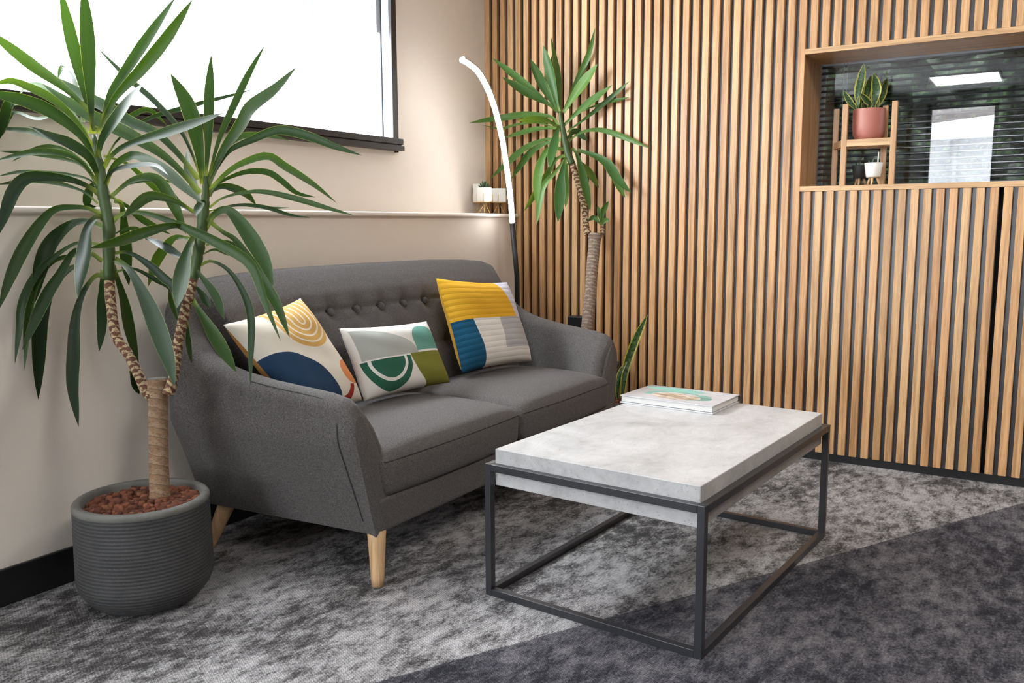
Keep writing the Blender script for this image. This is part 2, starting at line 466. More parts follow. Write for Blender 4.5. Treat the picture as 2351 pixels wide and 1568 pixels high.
ceiling_light(2.75, -1.35, 0.6, 0.6, 'square white ceiling light panel nearest the slatted wall')

# outside: pale building over the road, lean-to behind the door, hedge behind the niche window
def facade(name, label, xform, mats):
    r = thing(name, label, 'building', xform @ Vector((0, 0, 0)))
    return r
br = thing('neighbouring_building', 'pale brick building across the street, washed out behind the window', 'building', (-6.5, -2, 0))
bm = new(); box(bm, -9.0, -6.5, -16, 6, 0, 12); obj('wall', bm, plain('pale_brick', (0.13, 0.115, 0.093), 0.8), br)
for i, yy in enumerate((1.2, 2.6, 3.3, 4.4, 5.4)):
    bm = new(); box(bm, -6.52, -6.46, yy, yy + 0.42, 3.75, 5.6); obj('window', bm, plain('street_window_grey', (0.10, 0.10, 0.115), 0.6), br)
ob = thing('outbuilding', 'white rendered outbuilding with sloping roof, mirrored in the niche window', 'building', (1.4, -10.5, 0))
bm = new(); box(bm, -2, 6, -13, -10.5, 0, 2.25); obj('wall', bm, plain('white_render', (0.75, 0.75, 0.76), 0.8), ob)
bm = new()
v = [bm.verts.new(q) for q in ((-2, -10.1, 2.2), (6, -10.1, 2.9), (6, -13.5, 4.2), (-2, -13.5, 3.5), (-2, -10.1, 2.32), (6, -10.1, 3.02), (6, -13.5, 4.32), (-2, -13.5, 3.62))]
for f in ((3, 2, 1, 0), (4, 5, 6, 7), (0, 1, 5, 4), (1, 2, 6, 5), (2, 3, 7, 6), (3, 0, 4, 7)): bm.faces.new([v[i] for i in f])
obj('roof', bm, plain('roof_grey', (0.30, 0.26, 0.25), 0.7), ob)
bm = new(); tube(bm, [(1.05, -10.4, 0), (1.05, -10.4, 2.2)], 0.05, 10); obj('downpipe', bm, plain('white_pipe', (0.8, 0.8, 0.8), 0.4), ob)
bm = new(); box(bm, 1.25, 1.75, -10.52, -10.44, 0.0, 1.2); obj('door', bm, plain('grey_door', (0.35, 0.37, 0.4), 0.5), ob)
def make_hedge():
    M = Mat('hedge_leaves', (0.03, 0.07, 0.015), 0.6)
    n = M.voro(M.coord('Object', (1, 1, 1)), 26, out='Color'); 
    f = M.noise(M.coord('Object', (1, 1, 1)), 30, 5, 0.7)
    M.set('Base Color', M.ramp(f, [(0.42, (0.001, 0.003, 0.001)), (0.54, (0.009, 0.026, 0.004)), (0.68, (0.050, 0.115, 0.016))]))
    return M.m
bm = new()
nx, nz = 60, 30
hv = [[bm.verts.new((0.6 + 3.2 * i / nx, 1.05 + rnd.uniform(-0.07, 0.07), 0.3 + 2.2 * j / nz)) for i in range(nx + 1)] for j in range(nz + 1)]
for j in range(nz):
    for i in range(nx): bm.faces.new((hv[j][i], hv[j][i + 1], hv[j + 1][i + 1], hv[j + 1][i]))
box(bm, 0.6, 3.8, 1.13, 1.6, 0.0, 2.5)
tag(obj('hedge', bm, make_hedge()), 'dark green hedge seen between the blind slats behind the niche window', 'hedge')
bl = thing('venetian_blind', 'dark horizontal venetian blind behind the niche window', 'blind', (1.55, 0.36, 1.75))
bm = new()
for i in range(25):
    z = 1.105 + i * 0.0256; t = math.radians(34)
    a = Vector((1.545, 0.36, z)); dy, dz = math.cos(t) * 0.0125, math.sin(t) * 0.0125
    q = []
    for k in range(5):
        s_ = -1 + k * 0.5; cr = 0.0018 * (1 - s_ * s_)
        q.append([bm.verts.new((xx, 0.36 + dy * s_ - cr * math.sin(t), z + dz * s_ + cr * math.cos(t))) for xx in (1.545, 3.15)])
    for k in range(4): bm.faces.new((q[k][0], q[k][1], q[k + 1][1], q[k + 1][0]))
o = obj('slats', bm, plain('blind_slat_black', (0.016, 0.016, 0.018), 0.22), bl, smooth=True)
s_ = o.modifiers.new('thick', 'SOLIDIFY'); s_.thickness = 0.0006
bm = new()
bm.free(); cord_m = plain('blind_cord', (0.5, 0.5, 0.5), 0.6)
for xx in (1.64, 1.655, 2.5, 2.515):
    bm = new(); tube(bm, [(xx, 0.346, 1.1), (xx, 0.346, 1.74)], 0.0009, 6); obj('cord', bm, cord_m, bl)

# ------------------------------------------------------------------ sofa
def make_fabric(name, rgb, light=1.5, scale=1.0, bump=0.0006):
    M = Mat(name, rgb, 0.92); M.set('Specular IOR Level', 0.2); M.set('Sheen Weight', 0.10); M.set('Sheen Roughness', 0.5); M.set('Sheen Tint', (0.7, 0.72, 0.8))
    a = M.noise(M.coord('Object', (260 * scale, 520 * scale, 520 * scale)), 1.0, 3, 0.7)
    b = M.noise(M.coord('Object', (520 * scale, 520 * scale, 240 * scale)), 1.0, 3, 0.7)
    f = (a + b) * 0.5
    M.set('Base Color', M.ramp(f, [(0.36, tuple(q * 0.40 for q in rgb)), (0.5, rgb), (0.64, tuple(q * light * 1.25 for q in rgb))]))
    M.bump(f, bump * 2, 0.7)
    return M.m
sofa_m = make_fabric('charcoal_weave', (0.091, 0.083, 0.079))
seam_m = plain('charcoal_piping', (0.045, 0.043, 0.044), 0.9)
YC = -1.22
sofa = thing('sofa', 'charcoal grey two-seat sofa with buttoned back and tapered wooden legs below the window', 'sofa', (0.6, YC, 0))

def half_path(n):
    """outer plan of the shell, centre of the back to the front of the arm"""
    key = [(0.205, 0.0), (0.205, 0.25), (0.205, 0.5), (0.205, 0.68), (0.222, 0.80), (0.255, 0.865), (0.31, 0.895), (0.40, 0.892), (0.52, 0.878), (0.66, 0.862), (0.78, 0.847), (0.88, 0.836), (0.934, 0.831), (0.950, 0.829)]
    return catmull([(a, b, 0) for a, b in key], n)
BTN = [(0.065 + 0.13 * k, 0.70) for k in range(4)]
def back_dent(h, z):
    d = 0.0; h_ = abs(h)
    for bh, bz in BTN:
        r2 = ((h_ - bh) / 0.032) ** 2 + ((z - bz) / 0.030) ** 2
        d += 0.028 * math.exp(-r2) 
    for k in range(-3, 4):                       # lower row, half a step across
        bh, bz = 0.13 * k, 0.545
        d += 0.022 * math.exp(-(((h - bh) / 0.03) ** 2 + ((z - bz) / 0.03) ** 2))
    for k in range(-4, 5):
        bh, bz = 0.13 * k + 0.065 * (1 if k < 0 else 1), 0.70
        if abs(bh) > 0.47: continue
        for sgn in (-1, 1):                      # folds fanning from an upper button to the two lower ones
            t = (0.70 - z) / 0.155
            if 0 < t < 1:
                hx = bh + sgn * 0.065 * t
                d += 0.0035 * math.exp(-((h - hx) / 0.007) ** 2) * min(1, 6 * t * (1 - t) + 0.2)
    if h_ < 0.66:                                # stitched line linking the buttons, sagging between them
        ph = ((h_ - 0.065) / 0.13) % 1.0
        zl = 0.70 + 0.010 * math.sin(ph * PI)
        d += 0.0100 * math.exp(-((z - zl) / 0.006) ** 2) * (1 if h_ < 0.5 else max(0, (0.66 - h_) / 0.16))
        zl = 0.545
        d += 0.006 * math.exp(-((z - zl) / 0.007) ** 2)
        for k in range(-4, 5):                   # soft pleats rising from the buttons
            bh = 0.13 * k + 0.065
            if abs(bh) < 0.5 and z > 0.70: d += 0.006 * math.exp(-((h - bh) / 0.012) ** 2) * max(0, 1 - (z - 0.70) / 0.10)
    return d
BACK_G = [(0, 0), (0.03, 0.036), (0.07, 0.072), (0.14, 0.112), (0.25, 0.15), (0.4, 0.185), (0.7, 0.22)]
def build_shell():
    half = half_path(190)
    full = [Vector((p.x, -p.y, 0)) for p in half[::-1]][:-1] + half
    N = len(full); bm = new(); rows = []
    for i, p in enumerate(full):
        d = (full[min(i + 1, N - 1)] - full[max(i - 1, 0)]).normalized()
        nrm = Vector((d.y, -d.x, 0)).normalized()            # outward
        if nrm.dot(p - Vector((0.75, 0, 0))) < 0: nrm = -nrm
        h = abs(p.y); x = p.x
        arm = x > 0.28 and h > 0.80
        if arm: zt = lerp([(0.28, 0.775), (0.32, 0.735), (0.37, 0.675), (0.42, 0.632), (0.48, 0.603), (0.55, 0.585), (0.66, 0.567), (0.78, 0.555), (0.86, 0.547), (0.91, 0.536), (0.934, 0.518), (0.950, 0.490)], x)
        else: zt = lerp([(0.0, 0.852), (0.4, 0.850), (0.62, 0.842), (0.76, 0.832), (0.84, 0.812), (0.87, 0.795), (0.895, 0.77)], h)
        th = lerp([(0.0, 0.13), (0.205, 0.13), (0.26, 0.125), (0.31, 0.115), (0.45, 0.085), (0.95, 0.075)], x if h > 0.7 else 0)
        slope = lerp([(0.0, 0.52), (0.225, 0.52), (0.26, 0.48), (0.32, 0.38), (0.40, 0.22), (0.50, 0.14), (0.7, 0.20), (0.95, 0.42)], x if h > 0.7 else 0)
        lean = lerp([(0.2, 0.06), (0.3, 0.095), (0.9, 0.085), (0.97, 0.08)], x if h > 0.7 else 0.2)
        end = max(0.0, min(1.0, (x - 0.903) / 0.047)) if arm else 0.0
        zb = 0.15
        prof = []
        nz = 26; r = th / 2
        ztop = zt - r
        for k in range(nz):                                   # outer face
            z = zb + (ztop - zb) * k / (nz - 1)
            off = -lean * max(0, (0.42 - z) / 0.27) ** 1.0
            prof.append((off, z))
        wgt = max(0.0, min(1.0, (slope - 0.15) / 0.35)); wgt = wgt * wgt * (3 - 2 * wgt)
        amax = PI * (1 - 0.30 * wgt)
        for k in range(1, 13):                                # rolled top
            a = amax * k / 12
            prof.append((-r + r * math.cos(a), ztop + r * math.sin(a)))
        oe, ze = prof[-1]; zi = 0.20; ni = 66
        for k in range(1, ni):                                # inner face
            z = ze + (zi - ze) * k / (ni - 1)
            q = ze - z
            off = oe - (slope * q * (1 - wgt) + lerp(BACK_G, q) * wgt)
            if h < 0.72 and not arm: off += back_dent(p.y, z)
            prof.append((off, z))
        s = math.sqrt(max(0.0, 1 - end ** 2 * 0.55)) if end > 0 else 1.0
        cx = -0.045
        row = []
        for off, z in prof:
            o2 = cx + (off - cx) * s if end > 0 else off
            q = p + nrm * o2
            toe = (0.034 + 0.05 * max(0, 0.42 - z)) * max(0, (x - 0.3) / 0.65) if p.y > 0 else 0.0
            row.append(bm.verts.new((q.x + max(0, (x - 0.6) / 0.35) * (0.45 - z) * 0.07, YC + q.y - toe, z)))
        rows.append(row)
    K = len(rows[0])
    for i in range(N - 1):
        for k in range(K - 1):
            f = bm.faces.new((rows[i][k], rows[i + 1][k], rows[i + 1][k + 1], rows[i][k + 1])); f.smooth = True
    for row in (rows[0], rows[-1]):                           # close the arm fronts
        a, b = 0, K - 1
        while b - a > 1:
            ids = [row[a], row[a + 1], row[b - 1], row[b]] if b - a > 2 else [row[a], row[a + 1], row[b]]
            try: bm.faces.new(ids).smooth = True
            except Exception: pass
            a += 1; b -= 1
    bm.normal_update()
    bmesh.ops.recalc_face_normals(bm, faces=bm.faces[:])
    return bm
obj('upholstered_shell', build_shell(), sofa_m, sofa)
# seat rail between the arms
bm = new(); box(bm, 0.24, 0.956, YC - 0.735, YC + 0.690, 0.150, 0.248)
obj('seat_rail', bm, sofa_m, sofa, bevel=0.012, seg=3)
def cushion_block(x0, x1, y0, y1, z0, z1, dome, r=0.03, nx=30, ny=34, nz=8, flare=0.0):
    bm = new(); vs = {}
    def pos(i, j, k):
        u, v, w = i / nx * 2 - 1, j / ny * 2 - 1, k / nz * 2 - 1
        hx, hy, hz = (x1 - x0) / 2, (y1 - y0) / 2, (z1 - z0) / 2
        P = Vector((u * hx, v * hy, w * hz)); C_ = Vector((max(-hx + r, min(hx - r, P.x)), max(-hy + r, min(hy - r, P.y)), max(-hz + r, min(hz - r, P.z))))
        dlt = P - C_
        if dlt.length > 1e-6: P = C_ + dlt.normalized() * min(r, max(abs(dlt.x), abs(dlt.y), abs(dlt.z)))
        g = ((1 - (abs(u) ** 2.6)) * (1 - (abs(v) ** 3.2)))
        if w > 0: P.z += dome * max(0, g) ** 0.55 * w
        P.x += 0.012 * (1 - v * v) * max(0, u) ** 4
        P.y *= 1 + flare * w
        return Vector(((x0 + x1) / 2, (y0 + y1) / 2, (z0 + z1) / 2)) + P
    def vert(i, j, k):
        if (i, j, k) not in vs: vs[(i, j, k)] = bm.verts.new(pos(i, j, k))
        return vs[(i, j, k)]
    for k in (0, nz):
        for i in range(nx):
            for j in range(ny):
                q = [vert(i, j, k), vert(i + 1, j, k), vert(i + 1, j + 1, k), vert(i, j + 1, k)]
                bm.faces.new(q if k else q[::-1])
    for k in range(nz):
        for i in range(nx):
            q = [vert(i, 0, k), vert(i + 1, 0, k), vert(i + 1, 0, k + 1), vert(i, 0, k + 1)]; bm.faces.new(q)
            q = [vert(i, ny, k), vert(i + 1, ny, k), vert(i + 1, ny, k + 1), vert(i, ny, k + 1)]; bm.faces.new(q[::-1])
        for j in range(ny):
            q = [vert(0, j, k), vert(0, j + 1, k), vert(0, j + 1, k + 1), vert(0, j, k + 1)]; bm.faces.new(q[::-1])
            q = [vert(nx, j, k), vert(nx, j + 1, k), vert(nx, j + 1, k + 1), vert(nx, j, k + 1)]; bm.faces.new(q)
    for f in bm.faces: f.smooth = True
    return bm, pos
for s in (-1, 1):
    a, b = (YC - 0.722, YC - 0.002) if s < 0 else (YC + 0.002, YC + 0.700)
    bm, pos = cushion_block(0.40, 0.960, a, b, 0.242, 0.362, 0.050, flare=0.02)
    c_ = obj('seat_cushion', bm, sofa_m, sofa)
    line = [pos(30, j, 7.3) + Vector((0.0015, 0, 0)) for j in range(1, 34)]
    e1 = [pos(i, 0 if s < 0 else 34, 7.3) for i in range(6, 29)]
    e2 = [pos(i, 34 if s < 0 else 0, 7.3) for i in range(6, 29)]
    bm = new()
    tube(bm, line, 0.0022, 6); tube(bm, e1 + line[:2] if s < 0 else e1, 0.0022, 6); tube(bm, e2, 0.0022, 6)
    obj('piping', bm, seam_m, c_)
# covered buttons
def back_x(z): return 0.205 + 0.065 + 0.065 * 0.588 + lerp(BACK_G, 0.787 + 0.065 * 0.809 - z)
for k in range(-4, 4):
    h = 0.13 * k + 0.065
    bm = new()
    lathe(bm, [(0, 0.010), (0.006, 0.0095), (0.011, 0.007), (0.0140, 0.002), (0.0140, -0.012), (0.010, -0.016), (0, -0.016)], 20)
    bm.transform(Matrix.Translation((back_x(0.70) - 0.021, YC + h, 0.70)) @ Matrix.Rotation(math.radians(72), 4, 'Y'))
    obj('button', bm, sofa_m, sofa)
# tapered legs
for (xt, yt, xb, yb) in ((0.932, YC - 0.724, 0.943, YC - 0.737), (0.925, YC + 0.670, 0.938, YC + 0.682), (0.370, YC - 0.765, 0.300, YC - 0.790), (0.370, YC + 0.765, 0.300, YC + 0.790)):
    bm = new()
    tube(bm, [(xt + (xb - xt) * k / 6, yt + (yb - yt) * k / 6, 0.156 * (1 - k / 6)) for k in range(7)], [0.0265 - 0.0095 * k / 6 for k in range(7)], 28)
    obj('leg', bm, beech, sofa)
# stitched seam along each arm front
for s in (-1,):
    pts = []
    hp = half_path(190)
    for x, dz in ((0.60, 0.007), (0.70, 0.008), (0.78, 0.008), (0.84, 0.004), (0.875, -0.006), (0.893, -0.022)):
        h = lerp([(0.52, 0.878), (0.66, 0.862), (0.78, 0.847), (0.88, 0.836), (0.934, 0.831)], x)
        zt = lerp([(0.55, 0.585), (0.66, 0.567), (0.78, 0.555), (0.86, 0.547), (0.91, 0.530)], x)
        pts.append((x, YC + s * (h - 0.012), zt - 0.014 + dz * 0.3))
    for z in (0.46, 0.42, 0.36, 0.30, 0.24, 0.19):
        off = 0.085 * max(0, (0.42 - z) / 0.27) ** 1.0
        pts.append((0.902 + (0.45 - z) * 0.062, YC + s * (0.8342 - off + 0.0012), z))
    bm = new(); tube(bm, catmull(pts, 60), 0.0016, 6)
    obj('arm_seam', bm, seam_m, sofa)

# ------------------------------------------------------------------ scatter cushions
def make_canvas(M, colr, u, v, quilt=0):
    n = M.noise(M.coord('UV', (330, 330, 1)), 1.0, 3, 0.7)
    colr = M.mix(0.55, colr, M.ramp(n, [(0.3, (0.72, 0.72, 0.72)), (0.55, (1, 1, 1)), (0.75, (1.1, 1.1, 1.1))]), 'MULTIPLY')
    M.set('Base Color', colr); M.set('Roughness', 0.9); M.set('Specular IOR Level', 0.2)
    if quilt:
        q = ((v * quilt).frac() - 0.5).abs() * 2.0
        h = (q * -1.0 + 1.0).sqrt()
        M.bump(h, 0.003, 0.6)
    else:
        M.bump(n, 0.0009, 0.6)
    return M.m
CREAM = (0.74, 0.68, 0.58)
def pat_arches():
    M = Mat('cream_arches_canvas'); u, v, _ = M.xyz(M.coord('UV'))
    c = M.mix(0.0, CREAM, CREAM)
    # ochre nested arches hanging from the top edge
    du = (u - 0.645) / 0.335; dv = (v - 0.80).mn(0.0) / 0.285
    r = (du.sq() + dv.sq()).sqrt()
    ring = (r * 4.7 + 0.28).frac().lt(0.74) * r.lt(1.0)
    c = M.mix(ring, c, (0.62, 0.37, 0.11))
    # navy disc rising from the lower left
    d2 = (((u - 0.01) / 0.59).sq() + (v / 0.61).sq()).sqrt()
    c = M.mix(d2.lt(1.0), c, (0.022, 0.050, 0.105))
    d3 = (((u - 0.88) / 0.155).sq() + ((v - 0.25) / 0.115).sq()).sqrt()
    c = M.mix(d3.lt(1.0), c, (0.66, 0.24, 0.09))
    d4 = ((u - 0.64).sq() + ((v - 0.20)).sq()).sqrt()
    c = M.mix(d4.lt(0.215) * d4.gt(0.15) * v.lt(0.135) * d2.gt(1.03), c, (0.36, 0.035, 0.025))
    return make_canvas(M, c, u, v)
def pat_green():
    M = Mat('white_green_shapes_canvas'); u, v, _ = M.xyz(M.coord('UV'))
    WHITE = (0.78, 0.76, 0.72)
    c = M.mix(0.0, WHITE, WHITE)
    g = ((u - 0.05) / 0.585).sq() + ((v - 0.505) / 0.43).sq()
    c = M.mix(g.lt(1.0) * v.gt(0.505) * u.gt(0.035), c, (0.43, 0.45, 0.42))
    t = ((u - 0.795) / 0.165).sq() + ((v - 0.74) / 0.185).sq()
    c = M.mix((t.lt(1.0) + u.gt(0.63) * u.lt(0.96) * v.lt(0.74) * v.gt(0.535)).clamp(), c, (0.13, 0.32, 0.27))
    e = (((u - 0.27) / 0.25).sq() + ((v - 0.485) / 0.455).sq()).sqrt()
    c = M.mix(e.lt(1.0) * v.lt(0.485), c, (0.030, 0.125, 0.080))
    e2 = (((u - 0.27) / 0.19).sq() + ((v - 0.485) / 0.31).sq()).sqrt()
    c = M.mix(e2.lt(1.06) * e2.gt(0.91) * v.lt(0.485), c, WHITE)
    c = M.mix(v.lt(0.505) * (u - (v - 0.5).sq() * 0.6).gt(0.53), c, (0.20, 0.20, 0.035))
    return make_canvas(M, c, u, v)
def pat_quilt():
    M = Mat('mustard_colour_block_quilt'); u, v, _ = M.xyz(M.coord('UV'))
    W = (0.74, 0.71, 0.66)
    c = M.mix(0.0, W, W)
    c = M.mix(v.gt(0.165) * u.gt(0.545), c, (0.42, 0.41, 0.42))
    c = M.mix(v.lt(0.525) * (u + (v - 0.52) * 0.19).lt(0.175), c, (0.012, 0.085, 0.16))
    c = M.mix(v.gt(0.525), c, (0.66, 0.36, 0.025))
    c = M.mix(v.gt(0.525) * (u + (v - 0.52) * 0.23).gt(0.83), c, (0.56, 0.56, 0.64))
    return make_canvas(M, c, u, v, quilt=16)
def pillow(name, label, TL, TR, BR, BL, thick, front, back, n=44, pinch=0.055, sag=0.0):
    TL, TR, BR, BL = map(Vector, (TL, TR, BR, BL))
    bm = new(); uv = uvl(bm)
    N0 = ((TR - BL).cross(TL - BR)).normalized()
    if N0.dot(CAM - TL) < 0: N0 = -N0
    def pos(i, j, side):
        u, v = i / n, j / n
        a, b = 2 * u - 1, 2 * v - 1
        fu = 1 - pinch * (1 - b * b); fv = 1 - pinch * (1 - a * a)
        uu, vv = 0.5 + (u - 0.5) * fu, 0.5 + (v - 0.5) * fv
        P = (BL * (1 - uu) + BR * uu) * (1 - vv) + (TL * (1 - uu) + TR * uu) * vv
        t = max(0.0, (1 - a ** 4) * (1 - b ** 4)) ** 0.62
        wr = 0.0025 * math.sin(9 * a + 4 * b) * math.sin(7 * b - 3 * a) * t
        return P + N0 * (side * thick / 2 * t + wr)
    V = {}
    for side in (1, -1):
        for i in range(n + 1):
            for j in range(n + 1):
                edge = i in (0, n) or j in (0, n)
                if edge and side < 0: V[(i, j, side)] = V[(i, j, 1)]
                else: V[(i, j, side)] = bm.verts.new(pos(i, j, side))
    for side in (1, -1):
        for i in range(n):
            for j in range(n):
                q = [(i, j), (i + 1, j), (i + 1, j + 1), (i, j + 1)]
                if side < 0: q = q[::-1]
                try: f = bm.faces.new([V[(a, b, side)] for a, b in q])
                except Exception: continue
                f.smooth = True; f.material_index = 0 if side > 0 else 1
                for lp, (a, b) in zip(f.loops, q): lp[uv].uv = (a / n, b / n)
    bmesh.ops.recalc_face_normals(bm, faces=bm.faces[:])
    return tag(obj(name, bm, [front, back]), label, 'cushion', 'scatter cushions on the sofa')
ochre_back = make_fabric('ochre_cushion_back', (0.36, 0.17, 0.035), 1.2)
white_back = make_fabric('white_cushion_back', (0.62, 0.63, 0.66), 1.1)
mustard_back = make_fabric('mustard_cushion_back', (0.56, 0.29, 0.02), 1.2)
pillow('cushion', 'cream square cushion with navy disc and ochre arches, in the near sofa corner',
       (0.475, -2.058, 0.713), (0.445, -1.726, 0.763), (0.610, -1.630, 0.432), (0.655, -1.935, 0.43), 0.125, pat_arches(), ochre_back)
pillow('cushion', 'white oblong cushion with green half disc and olive patch, in the middle of the sofa',
       (0.535, -1.652, 0.664), (0.545, -1.206, 0.644), (0.640, -1.195, 0.425), (0.615, -1.630, 0.428), 0.105, pat_green(), white_back)
pillow('cushion', 'quilted mustard, blue, white and grey square cushion at the far end of the sofa',
       (0.470, -1.049, 0.791), (0.520, -0.620, 0.752), (0.655, -0.640, 0.428), (0.590, -1.050, 0.430), 0.13, pat_quilt(), mustard_back)

# ------------------------------------------------------------------ coffee table and book
def make_concrete(name):
    M = Mat(name, (0.5, 0.5, 0.5), 0.42)
    c = M.coord('Object', (1, 1, 1))
    n = M.noise(c, 5.5, 8, 0.62, 0.6); n2 = M.noise(M.coord('Object', (1, 0.5, 1)), 24, 8, 0.7, 1.0); n3 = M.noise(c, 60, 4, 0.7)
    f = n * 0.55 + n2 * 0.35 + n3 * 0.14
    colr = M.ramp(f, [(0.38, (0.32, 0.318, 0.316)), (0.5, (0.45, 0.447, 0.445)), (0.62, (0.55, 0.546, 0.543))])
    gate = M.noise(c, 9, 4, 0.6)
    pit = M.voro(M.coord('Object', (1, 1, 1)), 95).lt(0.16) * gate.gt(0.50)
    scr = n2.gt(0.60) * M.noise(M.coord('Object', (40, 120, 40)), 1, 5, 0.75).gt(0.58)
    colr = M.mix(pit * 0.6, colr, (0.20, 0.195, 0.19)); colr = M.mix(scr * 0.55, colr, (0.24, 0.235, 0.23))
    M.set('Base Color', colr); M.set('Roughness', M.ramp(n3, [(0.3, 0.34), (0.7, 0.5)]))
    return M.m
concrete = make_concrete('concrete_effect_laminate')
steel = Mat('graphite_powder_coat', (0.022, 0.023, 0.028), 0.36, Metallic=0.0, Specular_IOR_Level=0.75).m
TA = -0.0619
TO = Vector((1.8496, -1.8842, 0)); A1 = Vector((-math.sin(TA), math.cos(TA), 0)); A2 = Vector((-math.cos(TA), -math.sin(TA), 0))
TL_, TW_, TH_ = 0.9746, 0.6226, 0.3655
def tp(i, j, z): return TO + A1 * i + A2 * j + Vector((0, 0, z))
table = thing('coffee_table', 'low coffee table with pale concrete-look top in a dark square-tube frame', 'table', tp(TL_ / 2, TW_ / 2, 0))
TM = Matrix((A1, A2, A1.cross(A2))).transposed().to_4x4(); TM.translation = TO
if A1.cross(A2).z < 0: TM = Matrix((A1, A2, Vector((0, 0, 1)))).transposed().to_4x4(); TM.translation = TO
bw = 0.0195; ins = 0.0205
bm = new(); box(bm, ins, TL_ - ins, ins, TW_ - ins, 0.3047, 0.4037, M=TM); bmesh.ops.recalc_face_normals(bm, faces=bm.faces[:])
obj('table_top', bm, concrete, table, bevel=0.0018)
def tbar(name, i0, i1, j0, j1, z0, z1):
    bm = new(); box(bm, i0, i1, j0, j1, z0, z1, M=TM); bmesh.ops.recalc_face_normals(bm, faces=bm.faces[:])
    obj(name, bm, steel, table, bevel=0.0014)
for i in (0, TL_ - bw):
    for j in (0, TW_ - bw): tbar('leg', i, i + bw, j, j + bw, 0.0, TH_)
for z in (0.0, TH_ - bw):
    nm = 'top_rail' if z else 'floor_rail'
    for j in (0, TW_ - bw): tbar(nm, bw, TL_ - bw, j, j + bw, z, z + bw)
    for i in (0, TL_ - bw): tbar(nm, i, i + bw, bw, TW_ - bw, z, z + bw)

def make_cover():
    M = Mat('white_swirl_cover', (0.8, 0.8, 0.8), 0.28)
    u, v, _ = M.xyz(M.coord('UV'))
    wn = M.noise(M.coord('UV', (1, 1, 1)), 3.0, 5, 0.6, 0.6) - 0.5
    c = M.mix(M.noise(M.coord('UV', (2, 1.2, 1)), 2.2, 3), (0.42, 0.42, 0.47), (0.66, 0.66, 0.68))
    c = M.mix((u * -2.2 + 0.72 + (v - 0.5) * 0.6).clamp(), c, (0.20, 0.18, 0.165))
    uu, vv = u + wn * 0.16, v + wn * 0.30
    s1 = (((uu - 0.36) / 0.34).sq() + ((vv - 0.80) / 0.13).sq()).lt(1.0)
    c = M.mix(s1, c, (0.20, 0.52, 0.46))
    e = (((uu - 0.50) / 0.36).sq() + ((vv - 0.42) / 0.27).sq()).sqrt()
    c = M.mix(e.lt(1.0) * e.gt(0.74) * (v + u * 0.1).gt(0.34), c, (0.16, 0.42, 0.37))
    c = M.mix(e.lt(1.06) * u.gt(0.66) * v.lt(0.5), c, (0.10, 0.30, 0.27))
    st = M.ramp(M.noise(M.coord('UV', (3.0, 5, 1)), 2.0, 5, 0.6, 1.2), [(0.35, (0.20, 0.13, 0.08)), (0.5, (0.48, 0.38, 0.28)), (0.65, (0.80, 0.74, 0.66))])
    c = M.mix((((uu - 0.50) / 0.27).sq() + ((vv - 0.36) / 0.20).sq()).lt(1.0), c, st)
    M.set('Base Color', c)
    return M.m
bk_o = Vector((1.279, -1.1145, 0.4042)); bu = Vector((0.9984, -0.0565, 0)); bv = Vector((0.0565, 0.9984, 0))
BM = Matrix((bu, bv, Vector((0, 0, 1)))).transposed().to_4x4(); BM.translation = bk_o
BL_, BW_ = 0.325, 0.228
book = thing('book', 'thick white hardback book with a turquoise swirl cover on the coffee table', 'book', bk_o + bu * BL_ / 2 + bv * BW_ / 2)
wht = plain('white_board', (0.62, 0.62, 0.65), 0.3)
bm = new(); box(bm, 0, BL_, 0, BW_, 0.0, 0.0042, M=BM); obj('back_cover', bm, wht, book, bevel=0.0008)
bm = new(); uv = uvl(bm)
fs = box(bm, 0, BL_, 0, BW_, 0.0232, 0.0262, M=BM)
for f in fs:
    for lp in f.loops:
        q = BM.inverted() @ lp.vert.co; lp[uv].uv = (q.x / BL_, q.y / BW_)
obj('front_cover', bm, make_cover(), book, bevel=0.0008)
def make_pages():
    M = Mat('page_block', (0.86, 0.85, 0.82), 0.7); x, y, z = M.xyz(M.coord('Object'))
    M.set('Base Color', M.ramp((z * 2600.0).frac(), [(0.0, (0.56, 0.55, 0.52)), (0.3, (0.70, 0.69, 0.67))])); return M.m
bm = new(); box(bm, 0.004, BL_ - 0.004, 0.0035, BW_ - 0.004, 0.0058, 0.0232, M=BM); obj('pages', bm, make_pages(), book)
bm = new(); box(bm, 0.0005, BL_ - 0.0005, BW_ - 0.003, BW_ + 0.0008, 0.0, 0.0262, M=BM); obj('spine', bm, plain('black_spine', (0.012, 0.012, 0.014), 0.4), book)
bm = new(); box(bm, 0.008, BL_ - 0.008, 0.009, BW_ - 0.004, 0.0040, 0.0060, M=BM); obj('page_gap_shade', bm, plain('page_gap_shade_black', (0.02, 0.02, 0.022), 0.6), book)  # black sheet standing in for the shadow in the gap below the pages

# ------------------------------------------------------------------ plants
def aty(u, v, y):
    d = FW + RT * ((u - W_PX / 2) / F_PX) - UP * ((v - H_PX / 2) / F_PX); return CAM + d * ((y - CAM.y) / d.y)
def atx(u, v, x):
    d = FW + RT * ((u - W_PX / 2) / F_PX) - UP * ((v - H_PX / 2) / F_PX); return CAM + d * ((x - CAM.x) / d.x)
def depth(p): return (Vector(p) - CAM).dot(FW)

